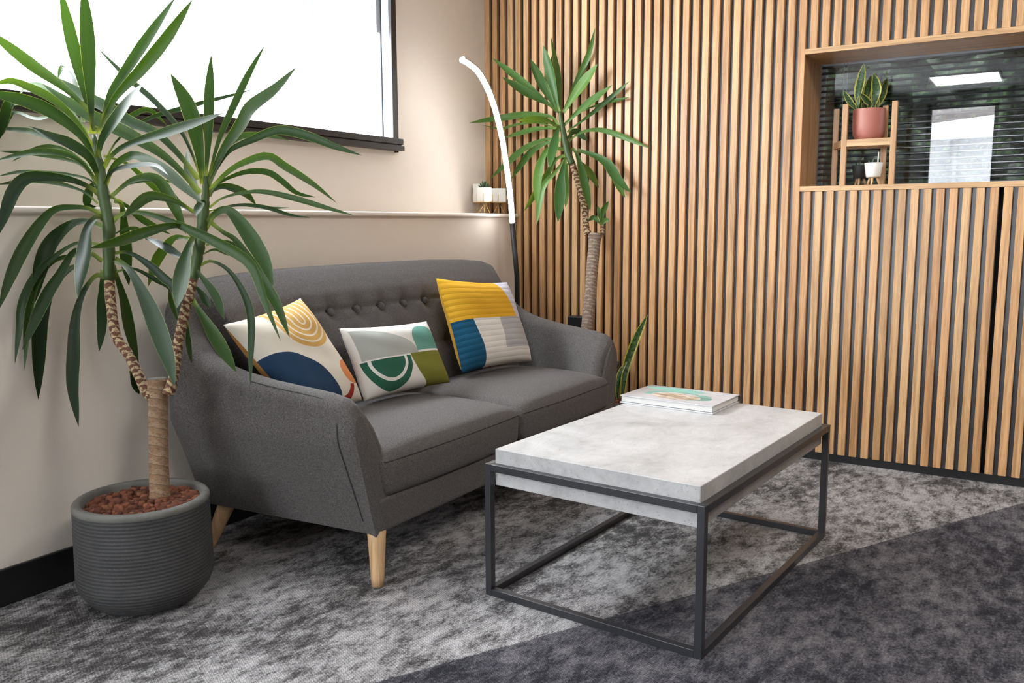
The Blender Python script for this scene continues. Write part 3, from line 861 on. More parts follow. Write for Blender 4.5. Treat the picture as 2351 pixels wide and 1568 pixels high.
def make_leaf(name, deep, mid, young, rough=0.3):
    M = Mat(name, mid, rough); u, v, _ = M.xyz(M.coord('UV'))
    r = M.rand()
    c = M.ramp(r, [(0.0, deep), (0.45, mid), (0.9, tuple((a + b) / 2 for a, b in zip(mid, young))), (1.0, young)])
    st = M.noise(M.coord('UV', (26, 0.6, 1), rand=13), 1.0, 4, 0.6)
    c = M.mix(0.7, c, M.ramp(st, [(0.3, (0.62, 0.66, 0.6)), (0.7, (1.25, 1.2, 1.2))]), 'MULTIPLY')
    base = (v * -7.0 + 1.0).clamp()
    c = M.mix(base * 0.75, c, (0.20, 0.28, 0.07))
    edge = ((u - 0.5).abs() * 2.0).gt(0.955)
    c = M.mix(edge * 0.6, c, (0.30, 0.40, 0.12))
    tipb = ((v - 0.985) * 80.0).clamp()
    c = M.mix(tipb, c, (0.12, 0.065, 0.03))
    M.set('Base Color', c); M.bump(st, 0.0012, 0.35); M.set('Specular IOR Level', 0.34)
    M.translucent(0.18, M.mix(1.0, c, (2.6, 2.0, 0.4), 'MULTIPLY'))
    return M.m
yucca_leaf = make_leaf('yucca_leaf', (0.007, 0.022, 0.008), (0.012, 0.037, 0.009), (0.036, 0.085, 0.014), 0.38)
far_leaf = make_leaf('far_yucca_leaf', (0.035, 0.095, 0.026), (0.060, 0.150, 0.035), (0.13, 0.26, 0.06))
def make_bark(name, dark, mid, pale, rings=60.0, amt=0.5, wob=2.0):
    M = Mat(name, mid, 0.85); u, v, _ = M.xyz(M.coord('UV'))
    n = M.noise(M.coord('Object', (42, 42, 42)), 1.0, 5, 0.65)
    n2 = M.noise(M.coord('Object', (150, 150, 420)), 1.0, 4, 0.65)
    n3 = M.noise(M.coord('Object', (75, 75, 110)), 1.0, 3, 0.6)
    row = v * rings + (u * 2 * PI).sin() * 0.35 + n * wob
    ph = row.frac()
    tri = ((u * 3.0 + (row - ph) * 0.41).frac() - 0.5).abs() * 2.0
    scar = (ph - tri * 0.55 - n3 * 0.9 + 0.42).lt(amt * 0.5)
    c = M.ramp(n2 * 0.6 + n * 0.4, [(0.36, dark), (0.6, mid)])
    c = M.mix(scar * n2.gt(0.42) * 0.9, c, M.mix(n3, pale, tuple(q * 0.6 for q in pale)))
    c = M.mix(ph.lt(0.10) * 0.6, c, tuple(q * 0.5 for q in dark))
    M.set('Base Color', c); M.bump(scar * 0.6 + n2 * 0.6 + ph * -0.5, 0.004, 0.9)
    return M.m
bark_thick = make_bark('yucca_bark', (0.16, 0.09, 0.045), (0.33, 0.20, 0.115), (0.42, 0.29, 0.18), 40.0, 0.30, 0.7)
bark_stem = make_bark('yucca_scarred_stem', (0.085, 0.030, 0.016), (0.17, 0.065, 0.034), (0.66, 0.52, 0.30), 62.0, 0.50, 1.6)
bark_far = make_bark('far_yucca_bark', (0.12, 0.075, 0.05), (0.28, 0.19, 0.13), (0.44, 0.36, 0.29), 66.0, 0.30, 1.1)
stem_green = plain('green_leaf_bases', (0.040, 0.078, 0.016), 0.5)
cut_top = plain('sawn_trunk_top', (0.10, 0.085, 0.07), 0.85)

def leaf(bm, pts, w, face, fold=0.16, n=18, prof=None, twist=0.0):
    uv = uvl(bm)
    P = catmull(pts, n)
    L = [0.0]
    for a, b in zip(P, P[1:]): L.append(L[-1] + (b - a).length)
    prof = prof or [(0, 0.42), (0.10, 0.34), (0.25, 0.52), (0.45, 0.88), (0.60, 1.0), (0.75, 0.88), (0.88, 0.55), (0.96, 0.22), (1, 0.02)]
    rows = []
    for i, p in enumerate(P):
        s = L[i] / L[-1]
        t = (P[min(i + 1, n)] - P[max(i - 1, 0)]).normalized()
        side = t.cross(face)
        if side.length < 0.05: side = t.cross(Vector((0.3, 0.2, 1)))
        side.normalize(); nn = side.cross(t).normalized()
        if nn.dot(face) < 0: nn = -nn
        if twist:
            ca, sa = math.cos(twist * s), math.sin(twist * s)
            side, nn = side * ca + nn * sa, nn * ca - side * sa
        hw = w / 2 * lerp(prof, s); f = fold * hw * 2 * (1.5 - s)
        row = []
        for a in (-1, -0.55, 0, 0.55, 1):
            lift = -f * (1 - abs(a) ** 1.4)
            row.append(bm.verts.new(p + side * (a * hw) + nn * lift))
        rows.append((row, s))
    for (a, sa), (b, sb) in zip(rows, rows[1:]):
        for k in range(4):
            f = bm.faces.new((a[k], a[k + 1], b[k + 1], b[k])); f.smooth = True
            for lp, (uu, vv) in zip(f.loops, ((k / 4, sa), ((k + 1) / 4, sa), ((k + 1) / 4, sb), (k / 4, sb))): lp[uv].uv = (uu, vv)

def keep_clear(p, lim=None):
    """slide a leaf point along its line of sight until it is clear of the walls and the sofa"""
    p = Vector(p); d = (CAM - p).normalized()
    for _ in range(400):
        x_lim = 0.215 if p.z < 1.07 else 0.035
        if p.x < x_lim or p.y > -0.03 or (p.z < 0.875 and -2.14 < p.y < -0.28 and p.x < 1.0): p = p + d * 0.006
        else: break
    return p
def crown(bm, data, ox, oy, k, t0, rr, face_bias=0.35, fold=0.16):
    for pts, w, d in data:
        N = len(pts); out = []
        L = [0.0]
        for a, b in zip(pts, pts[1:]): L.append(L[-1] + math.hypot(b[0] - a[0], b[1] - a[1]))
        dd = d + rr.uniform(-0.025, 0.025)
        for (x, y), l in zip(pts, L):
            s = l / L[-1]
            out.append(keep_clear(at(ox + x / k, oy + y / k, t0 + dd * s)))
        tc = (CAM - out[N // 2]).normalized()
        face = (tc + Vector((rr.uniform(-0.3, 0.3), rr.uniform(-0.3, 0.3), face_bias + rr.uniform(-0.2, 0.2)))).normalized()
        leaf(bm, out, w / k / F_PX * (t0 + dd * 0.5) * 1.02, face, fold, 22, None, rr.choice((-1, 1)) * rr.uniform(0.0, 0.9))

T0 = 2.30
A_LEFT = [  # left crown, upper part
 ([(640, 880), (545, 520), (470, 210), (405, -90)], 92, .05), ([(625, 900), (610, 640), (592, 300), (562, -110)], 96, -.04),
 ([(690, 850), (740, 640), (850, 470), (1010, 230), (1190, -30)], 84, .10), ([(665, 900), (770, 670), (950, 470), (1120, 260), (1300, -5)], 82, -.05),
 ([(650, 1100), (690, 930), (810, 750), (970, 555)], 112, -.16), ([(620, 760), (430, 590), (220, 440), (0, 268), (-110, 185)], 84, -.05),
 ([(640, 1000), (500, 800), (350, 665), (180, 580), (60, 545), (-60, 580)], 62, -.10), ([(660, 1130), (560, 930), (380, 775), (200, 690), (0, 640), (-140, 625)], 92, -.14),
 ([(600, 900), (450, 720), (330, 610), (210, 570), (110, 650)], 52, .08), ([(560, 820), (510, 600), (470, 500), (420, 452), (385, 540)], 62, .14),
 ([(680, 1230), (600, 1060), (470, 965), (340, 915), (195, 850)], 96, -.12), ([(640, 1080), (450, 970), (240, 893), (120, 872), (-60, 862)], 44, .02),
 ([(680, 1260), (560, 1100), (430, 1035), (250, 1020), (100, 1050), (-50, 1090)], 52, -.10), ([(650, 1240), (560, 1120), (430, 1070), (230, 1035), (-20, 1018)], 34, .05),
 ([(690, 1300), (600, 1210), (450, 1175), (300, 1165), (130, 1158), (-20, 1190)], 36, .0), ([(690, 1330), (600, 1260), (480, 1212), (320, 1190), (180, 1200), (90, 1290), (20, 1480), (-20, 1600)], 88, -.16),
 ([(660, 1370), (560, 1290), (380, 1232), (200, 1215), (-20, 1245)], 38, .05), ([(690, 1150), (760, 1040), (870, 970), (1100, 895), (1300, 832), (1510, 760)], 76, -.18),
 ([(700, 1280), (760, 1130), (850, 1060), (940, 1052), (1100, 1140), (1240, 1260), (1370, 1375)], 88, -.20), ([(700, 1250), (750, 1160), (830, 1125), (930, 1112), (1050, 1115), (1135, 1180)], 62, -.22),
 ([(730, 1335), (830, 1250), (960, 1213), (1100, 1218), (1175, 1232)], 36, .06), ([(740, 1320), (850, 1385), (960, 1480), (1150, 1580)], 46, .10),
 ([(700, 1050), (850, 1100), (960, 1190), (1060, 1280), (1210, 1410)], 42, .12), ([(700, 1100), (800, 935), (1000, 800), (1200, 737), (1450, 670), (1640, 622), (1716, 592)], 36, .10),
 ([(740, 1330), (900, 1210), (1060, 1210), (1180, 1400), (1255, 1580)], 80, .04), ([(640, 870), (860, 790), (1000, 740), (1125, 842)], 34, .14),
 ([(640, 1150), (470, 1030), (330, 990), (200, 1020), (80, 1090)], 40, .10), ([(660, 1290), (640, 1240), (600, 1290), (590, 1380), (650, 1395)], 60, .05),
 ([(560, 860), (420, 760), (250, 800), (90, 760), (20, 900), (-20, 930)], 40, .05), ([(300, 760), (140, 690), (60, 700), (20, 830), (-30, 980)], 70, -.02)]
B_LEFT = [  # left crown, lower part
 ([(690, 130), (600, 84), (500, 74), (370, 90), (265, 190), (150, 370), (60, 570), (-10, 770)], 82, -.12), ([(705, 210), (590, 168), (470, 195), (345, 310), (275, 480), (235, 720)], 100, .02),
 ([(690, 330), (520, 315), (340, 430), (230, 545), (150, 720), (128, 900), (100, 1132)], 55, -.06), ([(640, 400), (450, 408), (330, 460), (235, 600), (190, 800), (165, 1172)], 62, .0),
 ([(690, 440), (610, 385), (500, 372), (405, 530), (320, 660), (235, 840), (150, 1040)], 76, -.16), ([(600, 470), (470, 490), (335, 640), (275, 850), (262, 1100), (258, 1372)], 100, -.02),
 ([(715, 160), (655, 140), (590, 215), (562, 400), (525, 690)], 122, -.20), ([(705, 545), (645, 538), (560, 650), (508, 830), (495, 1060), (490, 1290), (530, 1555)], 84, -.14),
 ([(690, 500), (682, 700), (686, 860), (668, 1048)], 78, .06), ([(760, 470), (830, 680), (875, 900), (935, 1150)], 92, .08),
 ([(765, 420), (875, 500), (985, 700), (1065, 900), (1140, 1120), (1178, 1285)], 118, -.26), ([(765, 385), (870, 382), (1000, 460), (1095, 545), (1170, 620), (1205, 800)], 60, -.06),
 ([(765, 515), (900, 490), (1050, 565), (1150, 620), (1195, 740), (1215, 900)], 40, .04), ([(770, 30), (820, 60), (842, 250), (852, 450), (870, 605)], 82, .12),
 ([(750, 185), (830, 118), (1000, 120), (1250, 215), (1500, 335), (1690, 465), (1780, 700), (1892, 978)], 76, -.18), ([(760, 260), (850, 222), (930, 225), (990, 290), (1010, 300)], 30, .05),
 ([(880, 1180), (900, 1250), (940, 1335)], 45, .08)]
A_RIGHT = [
 ([(1370, 1240), (1330, 950), (1270, 720), (1150, 495)], 108, -.06), ([(1385, 1220), (1402, 950), (1410, 650), (1424, 368)], 70, .0),
 ([(1400, 1220), (1480, 930), (1590, 680), (1680, 490), (1787, 303)], 50, .10), ([(1400, 1250), (1500, 1020), (1620, 840), (1690, 720), (1850, 600), (2000, 450)], 100, -.05),
 ([(1390, 1280), (1480, 1100), (1560, 1005), (1700, 940), (1820, 890), (1920, 878), (2090, 920), (2250, 985), (2440, 1048)], 64, -.04), ([(1400, 1200), (1500, 1020), (1600, 930), (1700, 907), (1850, 920), (1945, 945)], 46, .12),
 ([(1400, 1300), (1500, 1190), (1620, 1105), (1800, 1050), (1920, 1120), (2050, 1200), (2150, 1270), (2272, 1370)], 76, .02), ([(1390, 1320), (1480, 1230), (1650, 1160), (1800, 1160), (1900, 1220), (2000, 1300), (2130, 1330)], 44, .06),
 ([(1410, 1400), (1500, 1335), (1650, 1297), (1800, 1295), (2000, 1340), (2200, 1400), (2385, 1452)], 40, -.05), ([(1410, 1320), (1440, 1280), (1520, 1256), (1650, 1300), (1728, 1380)], 68, .14),
 ([(1410, 1450), (1500, 1400), (1640, 1380), (1800, 1400), (1960, 1450), (2092, 1468)], 36, .04), ([(1410, 1420), (1620, 1383), (1820, 1400), (1955, 1400)], 24, .14),
 ([(1380, 1540), (1450, 1440), (1535, 1416), (1620, 1500), (1720, 1650), (1790, 1780), (1842, 1930)], 110, -.14), ([(1310, 1430), (1200, 1362), (1060, 1322), (980, 1335), (900, 1400), (828, 1468)], 72, -.16),
 ([(1385, 1400), (1370, 1355), (1335, 1400), (1318, 1455)], 52, -.10), ([(1360, 1200), (1230, 900), (1050, 690), (850, 515), (650, 316)], 46, .12),
 ([(1360, 1420), (1290, 1200), (1262, 1120), (1262, 1008)], 66, .12), ([(1335, 1205), (1200, 1035), (1050, 893), (880, 820), (720, 722), (560, 640), (380, 540), (212, 488)], 94, .06),
 ([(1350, 1300), (1150, 1085), (950, 950), (800, 870), (640, 795), (450, 680), (285, 563)], 96, .02), ([(1360, 1470), (1200, 1360), (1100, 1240), (1000, 1180)], 46, .08)]
B_RIGHT = [
 ([(1400, 160), (1500, 240), (1600, 310), (1740, 525), (1860, 720), (1952, 952)], 76, .0), ([(1325, 260), (1285, 308), (1240, 450), (1212, 620), (1193, 755)], 108, -.18),
 ([(1290, 290), (1180, 280), (1100, 365), (1045, 460), (1000, 608)], 72, .10), ([(1310, 420), (1210, 400), (1090, 325), (975, 275)], 76, .02),
 ([(1290, 460), (1400, 595), (1460, 690), (1513, 835)], 60, -.10), ([(1310, 600), (1360, 660), (1418, 758)], 56, .02),
 ([(1290, 690), (1380, 830), (1480, 1000), (1592, 1188)], 92, -.05), ([(1340, 470), (1430, 440), (1550, 510), (1650, 670), (1692, 830), (1692, 1050), (1687, 1290)], 56, -.16),
 ([(1370, 390), (1450, 360), (1560, 390), (1640, 355)], 30, .10), ([(1390, 330), (1480, 310), (1560, 320), (1642, 357)], 34, .08),
 ([(1320, 290), (1200, 200), (1000, 238), (800, 305), (605, 352)], 76, -.20), ([(1260, 850), (1272, 1000), (1292, 1130)], 50, .02),
 ([(1250, 480), (1180, 560), (1165, 700), (1210, 860)], 60, .08)]

def pot_ridged(name, parent, c, R, H, grooves, body, rimm, wall=0.022, soil=0.03):
    """rounded tub with scored rings round the body"""
    def rad(z):
        s = z / H
        if s < 0.30: return R * (0.66 + 0.36 * math.sin(min(1, s / 0.30) * PI / 2) ** 0.8) if s > 0 else R * 0.60
        return R * (1.02 - 0.02 * (s - 0.3) / 0.7)
    prof = [(0, 0.0), (R * 0.55, 0.0), (R * 0.62, 0.004)]
    z = 0.012
    z_top = H * 0.935
    nst = grooves * 4
    for i in range(nst + 1):
        zz = 0.012 + (z_top - 0.012) * i / nst
        ph = i % 4
        prof.append((rad(zz) - (0.0022 if ph == 0 else 0.0004 if ph in (1, 3) else 0.0), zz))
    nb = len(prof)
    prof += [(rad(H) + 0.001, H * 0.945), (rad(H) + 0.001, H - 0.006), (rad(H) - 0.004, H), (rad(H) - wall + 0.004, H), (rad(H) - wall, H - 0.006), (rad(H) - wall - 0.002, H - soil - 0.03), (0, H - soil - 0.03)]
    bm = new(); mis = [0] * (nb) + [1] * 10
    lathe(bm, prof, 96, c, mis=mis)
    bmesh.ops.recalc_face_normals(bm, faces=bm.faces[:])
    return obj(name, bm, [body, rimm], parent)
def make_cast(name, a, b, speck=0.5):
    M = Mat(name, a, 0.75)
    c = M.coord('Object', (1, 1, 1)); n = M.noise(c, 14, 5, 0.65); s = M.voro(c, 260).lt(0.16) * M.noise(c, 70, 2).gt(0.52)
    cc = M.ramp(n, [(0.3, a), (0.7, b)]); cc = M.mix(s * speck, cc, (0.34, 0.31, 0.27))
    M.set('Base Color', cc); M.bump(M.noise(c, 300, 3), 0.0008, 0.5); return M.m
cast_dark = make_cast('scored_fibrestone', (0.035, 0.035, 0.036), (0.054, 0.054, 0.055))
cast_rim = make_cast('fibrestone_rim', (0.10, 0.10, 0.09), (0.16, 0.155, 0.14), 0.7)
def make_clay():
    M = Mat('clay_pebbles', (0.25, 0.07, 0.03), 0.9)
    n = M.noise(M.coord('Object', (1, 1, 1)), 160, 4, 0.7)
    c = M.ramp(M.rand(), [(0.0, (0.08, 0.024, 0.013)), (0.4, (0.155, 0.046, 0.021)), (0.8, (0.23, 0.078, 0.036)), (1.0, (0.28, 0.11, 0.055))])
    M.set('Base Color', M.mix(0.8, c, M.ramp(n, [(0.3, (0.4, 0.4, 0.4)), (0.6, (1.1, 1.1, 1.1))]), 'MULTIPLY')); M.bump(n, 0.003, 0.8); return M.m
clay = make_clay()
def pebbles(parent, c, R, z, count, r0, r1, seed):
    rr = random.Random(seed); bm = new()
    base = new(); bmesh.ops.create_icosphere(base, subdivisions=2, radius=1.0)
    bv_ = [v.co.copy() for v in base.verts]; bf = [[v.index for v in f.verts] for f in base.faces]; base.free()
    for i in range(count):
        a = i * 2.39996; q = math.sqrt((i + 0.5) / count) * R
        r = rr.uniform(r0, r1); p = Vector((c[0] + math.cos(a) * q + rr.uniform(-.006, .006), c[1] + math.sin(a) * q + rr.uniform(-.006, .006), z + rr.uniform(-0.006, 0.010) - 0.008 * (q / R) ** 4))
        sx, sy, sz = rr.uniform(.8, 1.2), rr.uniform(.8, 1.2), rr.uniform(.7, 1.0); ph = rr.uniform(0, 6)
        vs = []
        for v in bv_:
            kk = 1 + 0.13 * math.sin(5 * v.x + ph) * math.sin(4 * v.y - ph) + 0.08 * math.sin(9 * v.z + ph)
            vs.append(bm.verts.new(p + Vector((v.x * sx, v.y * sy, v.z * sz)) * (r * kk)))
        for f in bf: bm.faces.new([vs[k] for k in f]).smooth = True
    o = obj('clay_pebbles', bm, clay, parent); o['kind'] = 'stuff'; return o
def px(pts, t): return [at(x, y, t) for x, y in pts]

PC = (0.474, -2.346, 0.0)
yucca = thing('potted_yucca', 'large two-stemmed yucca in a dark ridged tub in the near left corner', 'potted plant', PC)
PH = 0.287
pot_ridged('pot', yucca, PC, 0.168, PH, 27, cast_dark, cast_rim)
pebbles(yucca, PC, 0.140, PH - 0.020, 620, 0.0065, 0.0118, 5)
rj = random.Random(3)
jit = lambda amt: (lambda i, k: 1 + rj.uniform(-amt, amt))
bm = new(); tube(bm, catmull(px([(367, 1150), (366, 1110), (364, 1040), (363, 960), (363, 905), (361, 872)], 2.305), 40), [0.0300] + [0.0268] * 3 + [0.0252] * 30 + [0.0262] * 4 + [0.0285, 0.029, 0.028], 28, jitter=jit(0.03)); obj('trunk', bm, bark_thick, yucca)
bm = new(); c_ = at(361, 871, 2.305); lathe(bm, [(0, 0.004), (0.015, 0.0045), (0.025, 0.003), (0.027, -0.004), (0, -0.005)], 24, c_); obj('sawn_top', bm, cut_top, yucca)
S1 = [(352, 912), (335, 896), (317, 859), (293, 811), (269, 777), (259, 733), (254, 688), (251, 640)]
bm = new(); tube(bm, catmull(px(S1, 2.30), 60), [0.017 - 0.004 * min(1, i / 14) for i in range(61)], 20, jitter=jit(0.05)); obj('stem', bm, bark_stem, yucca)
S2 = [(386, 905), (398, 868), (409, 790), (419, 739), (432.5, 685), (443, 638)]
bm = new(); tube(bm, catmull(px(S2, 2.285), 60), [0.0155 - 0.0025 * min(1, i / 14) for i in range(61)], 20, jitter=jit(0.05)); obj('stem', bm, bark_stem, yucca)
bm = new(); tube(bm, catmull(px([(251, 644), (250, 586), (250, 518), (242, 470), (238, 448), (235, 405), (225, 355), (216, 310)], 2.30), 30), [(0.0135 + 0.0030 * ((i * 0.37) % 1.0)) * (1 if i < 18 else 1 - 0.05 * (i - 18)) for i in range(31)], 16); obj('green_stem', bm, stem_green, yucca)
bm = new(); tube(bm, catmull(px([(443, 642), (453, 593), (460, 552), (465, 511), (470, 470), (472, 443), (472, 405)], 2.285), 30), [(0.0125 + 0.0030 * ((i * 0.37) % 1.0)) * (1 if i < 18 else 1 - 0.05 * (i - 18)) for i in range(31)], 16); obj('green_stem', bm, stem_green, yucca)
rl = random.Random(11)
bm = new(); crown(bm, A_LEFT, 0, 0, 2.936, T0, rl); crown(bm, B_LEFT, 0, 450, 2.936, T0, rl); obj('foliage', bm, yucca_leaf, yucca)
bm = new(); crown(bm, A_RIGHT, 0, 0, 2.936, T0 - 0.015, rl); crown(bm, B_RIGHT, 0, 450, 2.936, T0 - 0.015, rl); obj('foliage', bm, yucca_leaf, yucca)

# yucca by the slatted wall
FARL = [([(745, 550), (738, 350), (693, 95)], 50, .05), ([(740, 545), (690, 330), (644, 138)], 62, -.08), ([(735, 540), (650, 390), (567, 222)], 60, -.02), ([(720, 530), (560, 390), (342, 218)], 48, .08), ([(710, 510), (560, 430), (398, 333)], 62, -.06),
 ([(765, 540), (850, 350), (920, 190), (957, 38)], 36, .08), ([(765, 545), (860, 400), (971, 253)], 66, -.10), ([(800, 520), (860, 350), (912, 258)], 30, .10), ([(770, 620), (900, 500), (1062, 378)], 48, -.10), ([(790, 660), (950, 540), (1165, 355)], 30, -.02), ([(880, 535), (1000, 490), (1165, 452)], 22, .08),
 ([(740, 620), (690, 570), (560, 555), (400, 575), (203, 606)], 42, .38), ([(740, 630), (650, 590), (498, 590)], 46, -.15), ([(740, 640), (600, 605), (480, 618), (390, 640), (280, 620)], 26, .36), ([(740, 640), (620, 640), (500, 668), (408, 697)], 36, .25),
 ([(760, 650), (735, 640), (705, 760), (685, 875)], 66, -.22), ([(750, 700), (650, 708), (540, 755), (420, 855), (325, 945)], 40, .36), ([(750, 710), (650, 732), (560, 795), (455, 942)], 42, .22),
 ([(790, 730), (830, 690), (900, 655), (1000, 650), (1130, 692), (1287, 760)], 34, -.05), ([(790, 700), (830, 660), (865, 672), (908, 712)], 44, .1), ([(770, 765), (680, 760), (632, 840), (610, 950), (606, 1102)], 55, -.12), ([(780, 800), (720, 830), (650, 950), (530, 1138)], 52, .06),
 ([(785, 810), (720, 900), (640, 1000), (606, 1218)], 42, .02), ([(785, 810), (752, 950), (735, 1200)], 66, -.16), ([(790, 850), (785, 950), (780, 1115)], 42, .08), ([(815, 755), (850, 800), (890, 950), (928, 1138)], 58, -.18), ([(855, 830), (920, 900), (980, 998)], 62, .08),
 ([(850, 770), (950, 800), (1030, 850), (1090, 940), (1172, 1026)], 62, -.10), ([(1040, 900), (1095, 985), (1138, 1055)], 32, -.02), ([(750, 560), (720, 400), (690, 190)], 40, .14)]
YP = (0.668, -0.168, 0.0)
yf = thing('potted_yucca', 'slender yucca with one leafy head in a dark planter by the slatted wall', 'potted plant', YP)
bm = new(); lathe(bm, [(0, 0), (0.10, 0), (0.112, 0.01), (0.149, 0.345), (0.151, 0.36), (0.143, 0.362), (0.138, 0.352), (0.134, 0.31), (0, 0.31)], 64, YP); obj('pot', bm, plain('charcoal_planter', (0.030, 0.029, 0.029), 0.6), yf)
bm = new(); lathe(bm, [(0, 0.322), (0.08, 0.324), (0.134, 0.318), (0.134, 0.305)], 40, YP); obj('soil', bm, plain('potting_soil', (0.03, 0.02, 0.014), 0.95), yf)
ft = depth(aty(1345, 740, -0.17))
fx = lambda pts: [at(1000 + x / 2.613, 50 + y / 2.613, ft) for x, y in pts]
tk = [at(1337, 862, ft), at(1343, 800, ft), at(1349, 740, ft), at(1354, 690, ft), at(1360, 610, ft), at(1365, 560, ft), at(1366, 536, ft)]
bm = new(); tube(bm, catmull(tk, 40), [0.0285] * 6 + [0.0275] * 30 + [0.030, 0.032, 0.034, 0.033, 0.030], 24, jitter=jit(0.03)); obj('trunk', bm, bark_far, yf)
bm = new(); tube(bm, catmull(fx([(915, 1275), (905, 1240), (893, 1130), (872, 1030), (848, 940), (820, 850)]), 40), [0.017] * 6 + [0.0145] * 35, 18, jitter=jit(0.06)); obj('stem', bm, bark_stem, yf)
bm = new(); tube(bm, catmull(fx([(820, 855), (795, 790), (775, 700), (755, 600), (745, 540)]), 20), [0.016] * 8 + [0.016 - 0.0008 * i for i in range(13)], 14); obj('green_stem', bm, stem_green, yf)
rl = random.Random(5)
bm = new(); crown(bm, FARL, 1000, 50, 2.613, ft, rl, 0.3); obj('foliage', bm, far_leaf, yf)
bm = new(); tube(bm, fx([(1000, 1280), (1002, 1240), (996, 1205)]), [0.012, 0.011, 0.008], 12)
obj('side_shoot_stem', bm, bark_stem, yf)
bm = new(); crown(bm, [([(998, 1215), (1005, 1140), (1038, 1076)], 34, -.03), ([(995, 1215), (985, 1150), (972, 1105)], 30, .02), ([(992, 1215), (950, 1175), (916, 1196)], 30, .0), ([(1000, 1220), (1020, 1190), (1042, 1197)], 26, .0)], 1000, 50, 2.613, ft - 0.02, rl); obj('side_shoot', bm, far_leaf, yf)

# snake plants
def make_snake():
    M = Mat('snake_plant_leaf', (0.02, 0.06, 0.02), 0.35); u, v, _ = M.xyz(M.coord('UV'))
    e = (u - 0.5).abs() * 2.0
    n = M.noise(M.coord('UV', (5, 26, 1), rand=5), 1.0, 4, 0.6)
    c = M.ramp(n, [(0.35, (0.010, 0.035, 0.012)), (0.5, (0.030, 0.085, 0.025)), (0.66, (0.10, 0.17, 0.06))])
    c = M.mix((e + n * 0.25).gt(0.80), c, (0.48, 0.44, 0.08))
    M.set('Base Color', c); M.translucent(0.15, M.mix(1.0, c, (1.6, 1.8, 0.6), 'MULTIPLY')); return M.m
snake = make_snake()
SN = [(0, 0.42), (0.2, 0.62), (0.45, 0.95), (0.6, 1.0), (0.8, 0.75), (0.93, 0.36), (1, 0.03)]
SP = (0.908, -0.306, 0.0)
sp = thing('potted_snake_plant', 'yellow-edged snake plant with one tall leaf in a grey ridged pot behind the coffee table', 'potted plant', SP)
pot_ridged('pot', sp, SP, 0.104, 0.236, 20, make_cast('grey_scored_pot', (0.13, 0.125, 0.115), (0.20, 0.195, 0.18)), cast_rim, 0.014, 0.02)
pebbles(sp, SP, 0.088, 0.224, 230, 0.006, 0.0105, 9)
bm = new()
st = depth(aty(1426, 900, -0.30))
leaf(bm, [at(1428, 925, st), at(1432, 880, st), at(1440, 835, st + .01), at(1462, 775, st + .02), at(1487, 722, st + .03)], 0.042, (CAM - at(1440, 830, st)).normalized() + Vector((0.5, 0, 0)), 0.2, 24, SN)
leaf(bm, [at(1418, 922, st), at(1418, 890, st - .01), at(1424, 855, st), at(1440, 830, st + .01)], 0.026, Vector((0.2, -1, 0.2)).normalized(), 0.25, 16, SN)
leaf(bm, [at(1404, 926, st), at(1402, 921, st), at(1400, 914, st)], 0.006, Vector((0.2, -1, 0.2)).normalized(), 0.1, 8, SN)
o = obj('leaf', bm, snake, sp); o['label'] = 'pointed leaves with yellow margins'

# ------------------------------------------------------------------ floor lamp
LX = 0.30
lamp = thing('floor_lamp', 'slim arc floor lamp with a glowing white strip, in the corner behind the sofa', 'lamp', (LX, -0.19, 0))
bm = new(); lathe(bm, [(0, 0.0), (0.115, 0.0), (0.118, 0.004), (0.116, 0.012), (0.02, 0.016), (0, 0.016)], 48, (LX, -0.175, 0)); blackm = plain('black_lamp_metal', (0.010, 0.010, 0.011), 0.4); obj('base', bm, blackm, lamp)
p0 = atx(1176, 512, LX)
bm = new(); tube(bm, [(LX, -0.178, 0.014), (LX, -0.180, 0.4), (LX, -0.186, 0.75), p0], 0.0125, 16); obj('pole', bm, blackm, lamp)
tp_ = [atx(u, v, LX) for u, v in ((1176, 510), (1172, 455), (1164, 390), (1150, 305), (1128, 225), (1101, 170), (1076, 146), (1060, 137))]
tc_ = catmull(tp_, 60)
bm = new(); tube(bm, tc_, 0.0118, 16); obj('light_strip', bm, emit('lamp_strip_glow', (1.0, 0.98, 0.96), E_TUBE), lamp)
bm = new(); tube(bm, [p + Vector((0.0, 0.0085, 0.0045)) for p in tc_], 0.0112, 12); obj('strip_channel', bm, plain('silver_channel', (0.55, 0.55, 0.55), 0.35, Metallic=0.6), lamp)

# black box low on the slatted wall
jb = tag(obj('socket_box', (lambda b: (box(b, 0.505, 0.60, -0.06, -0.001, 0.40, 0.557), b)[1])(new()), black_gloss, bevel=0.006, seg=3), 'small black box on the slatted wall behind the sofa arm', 'box')

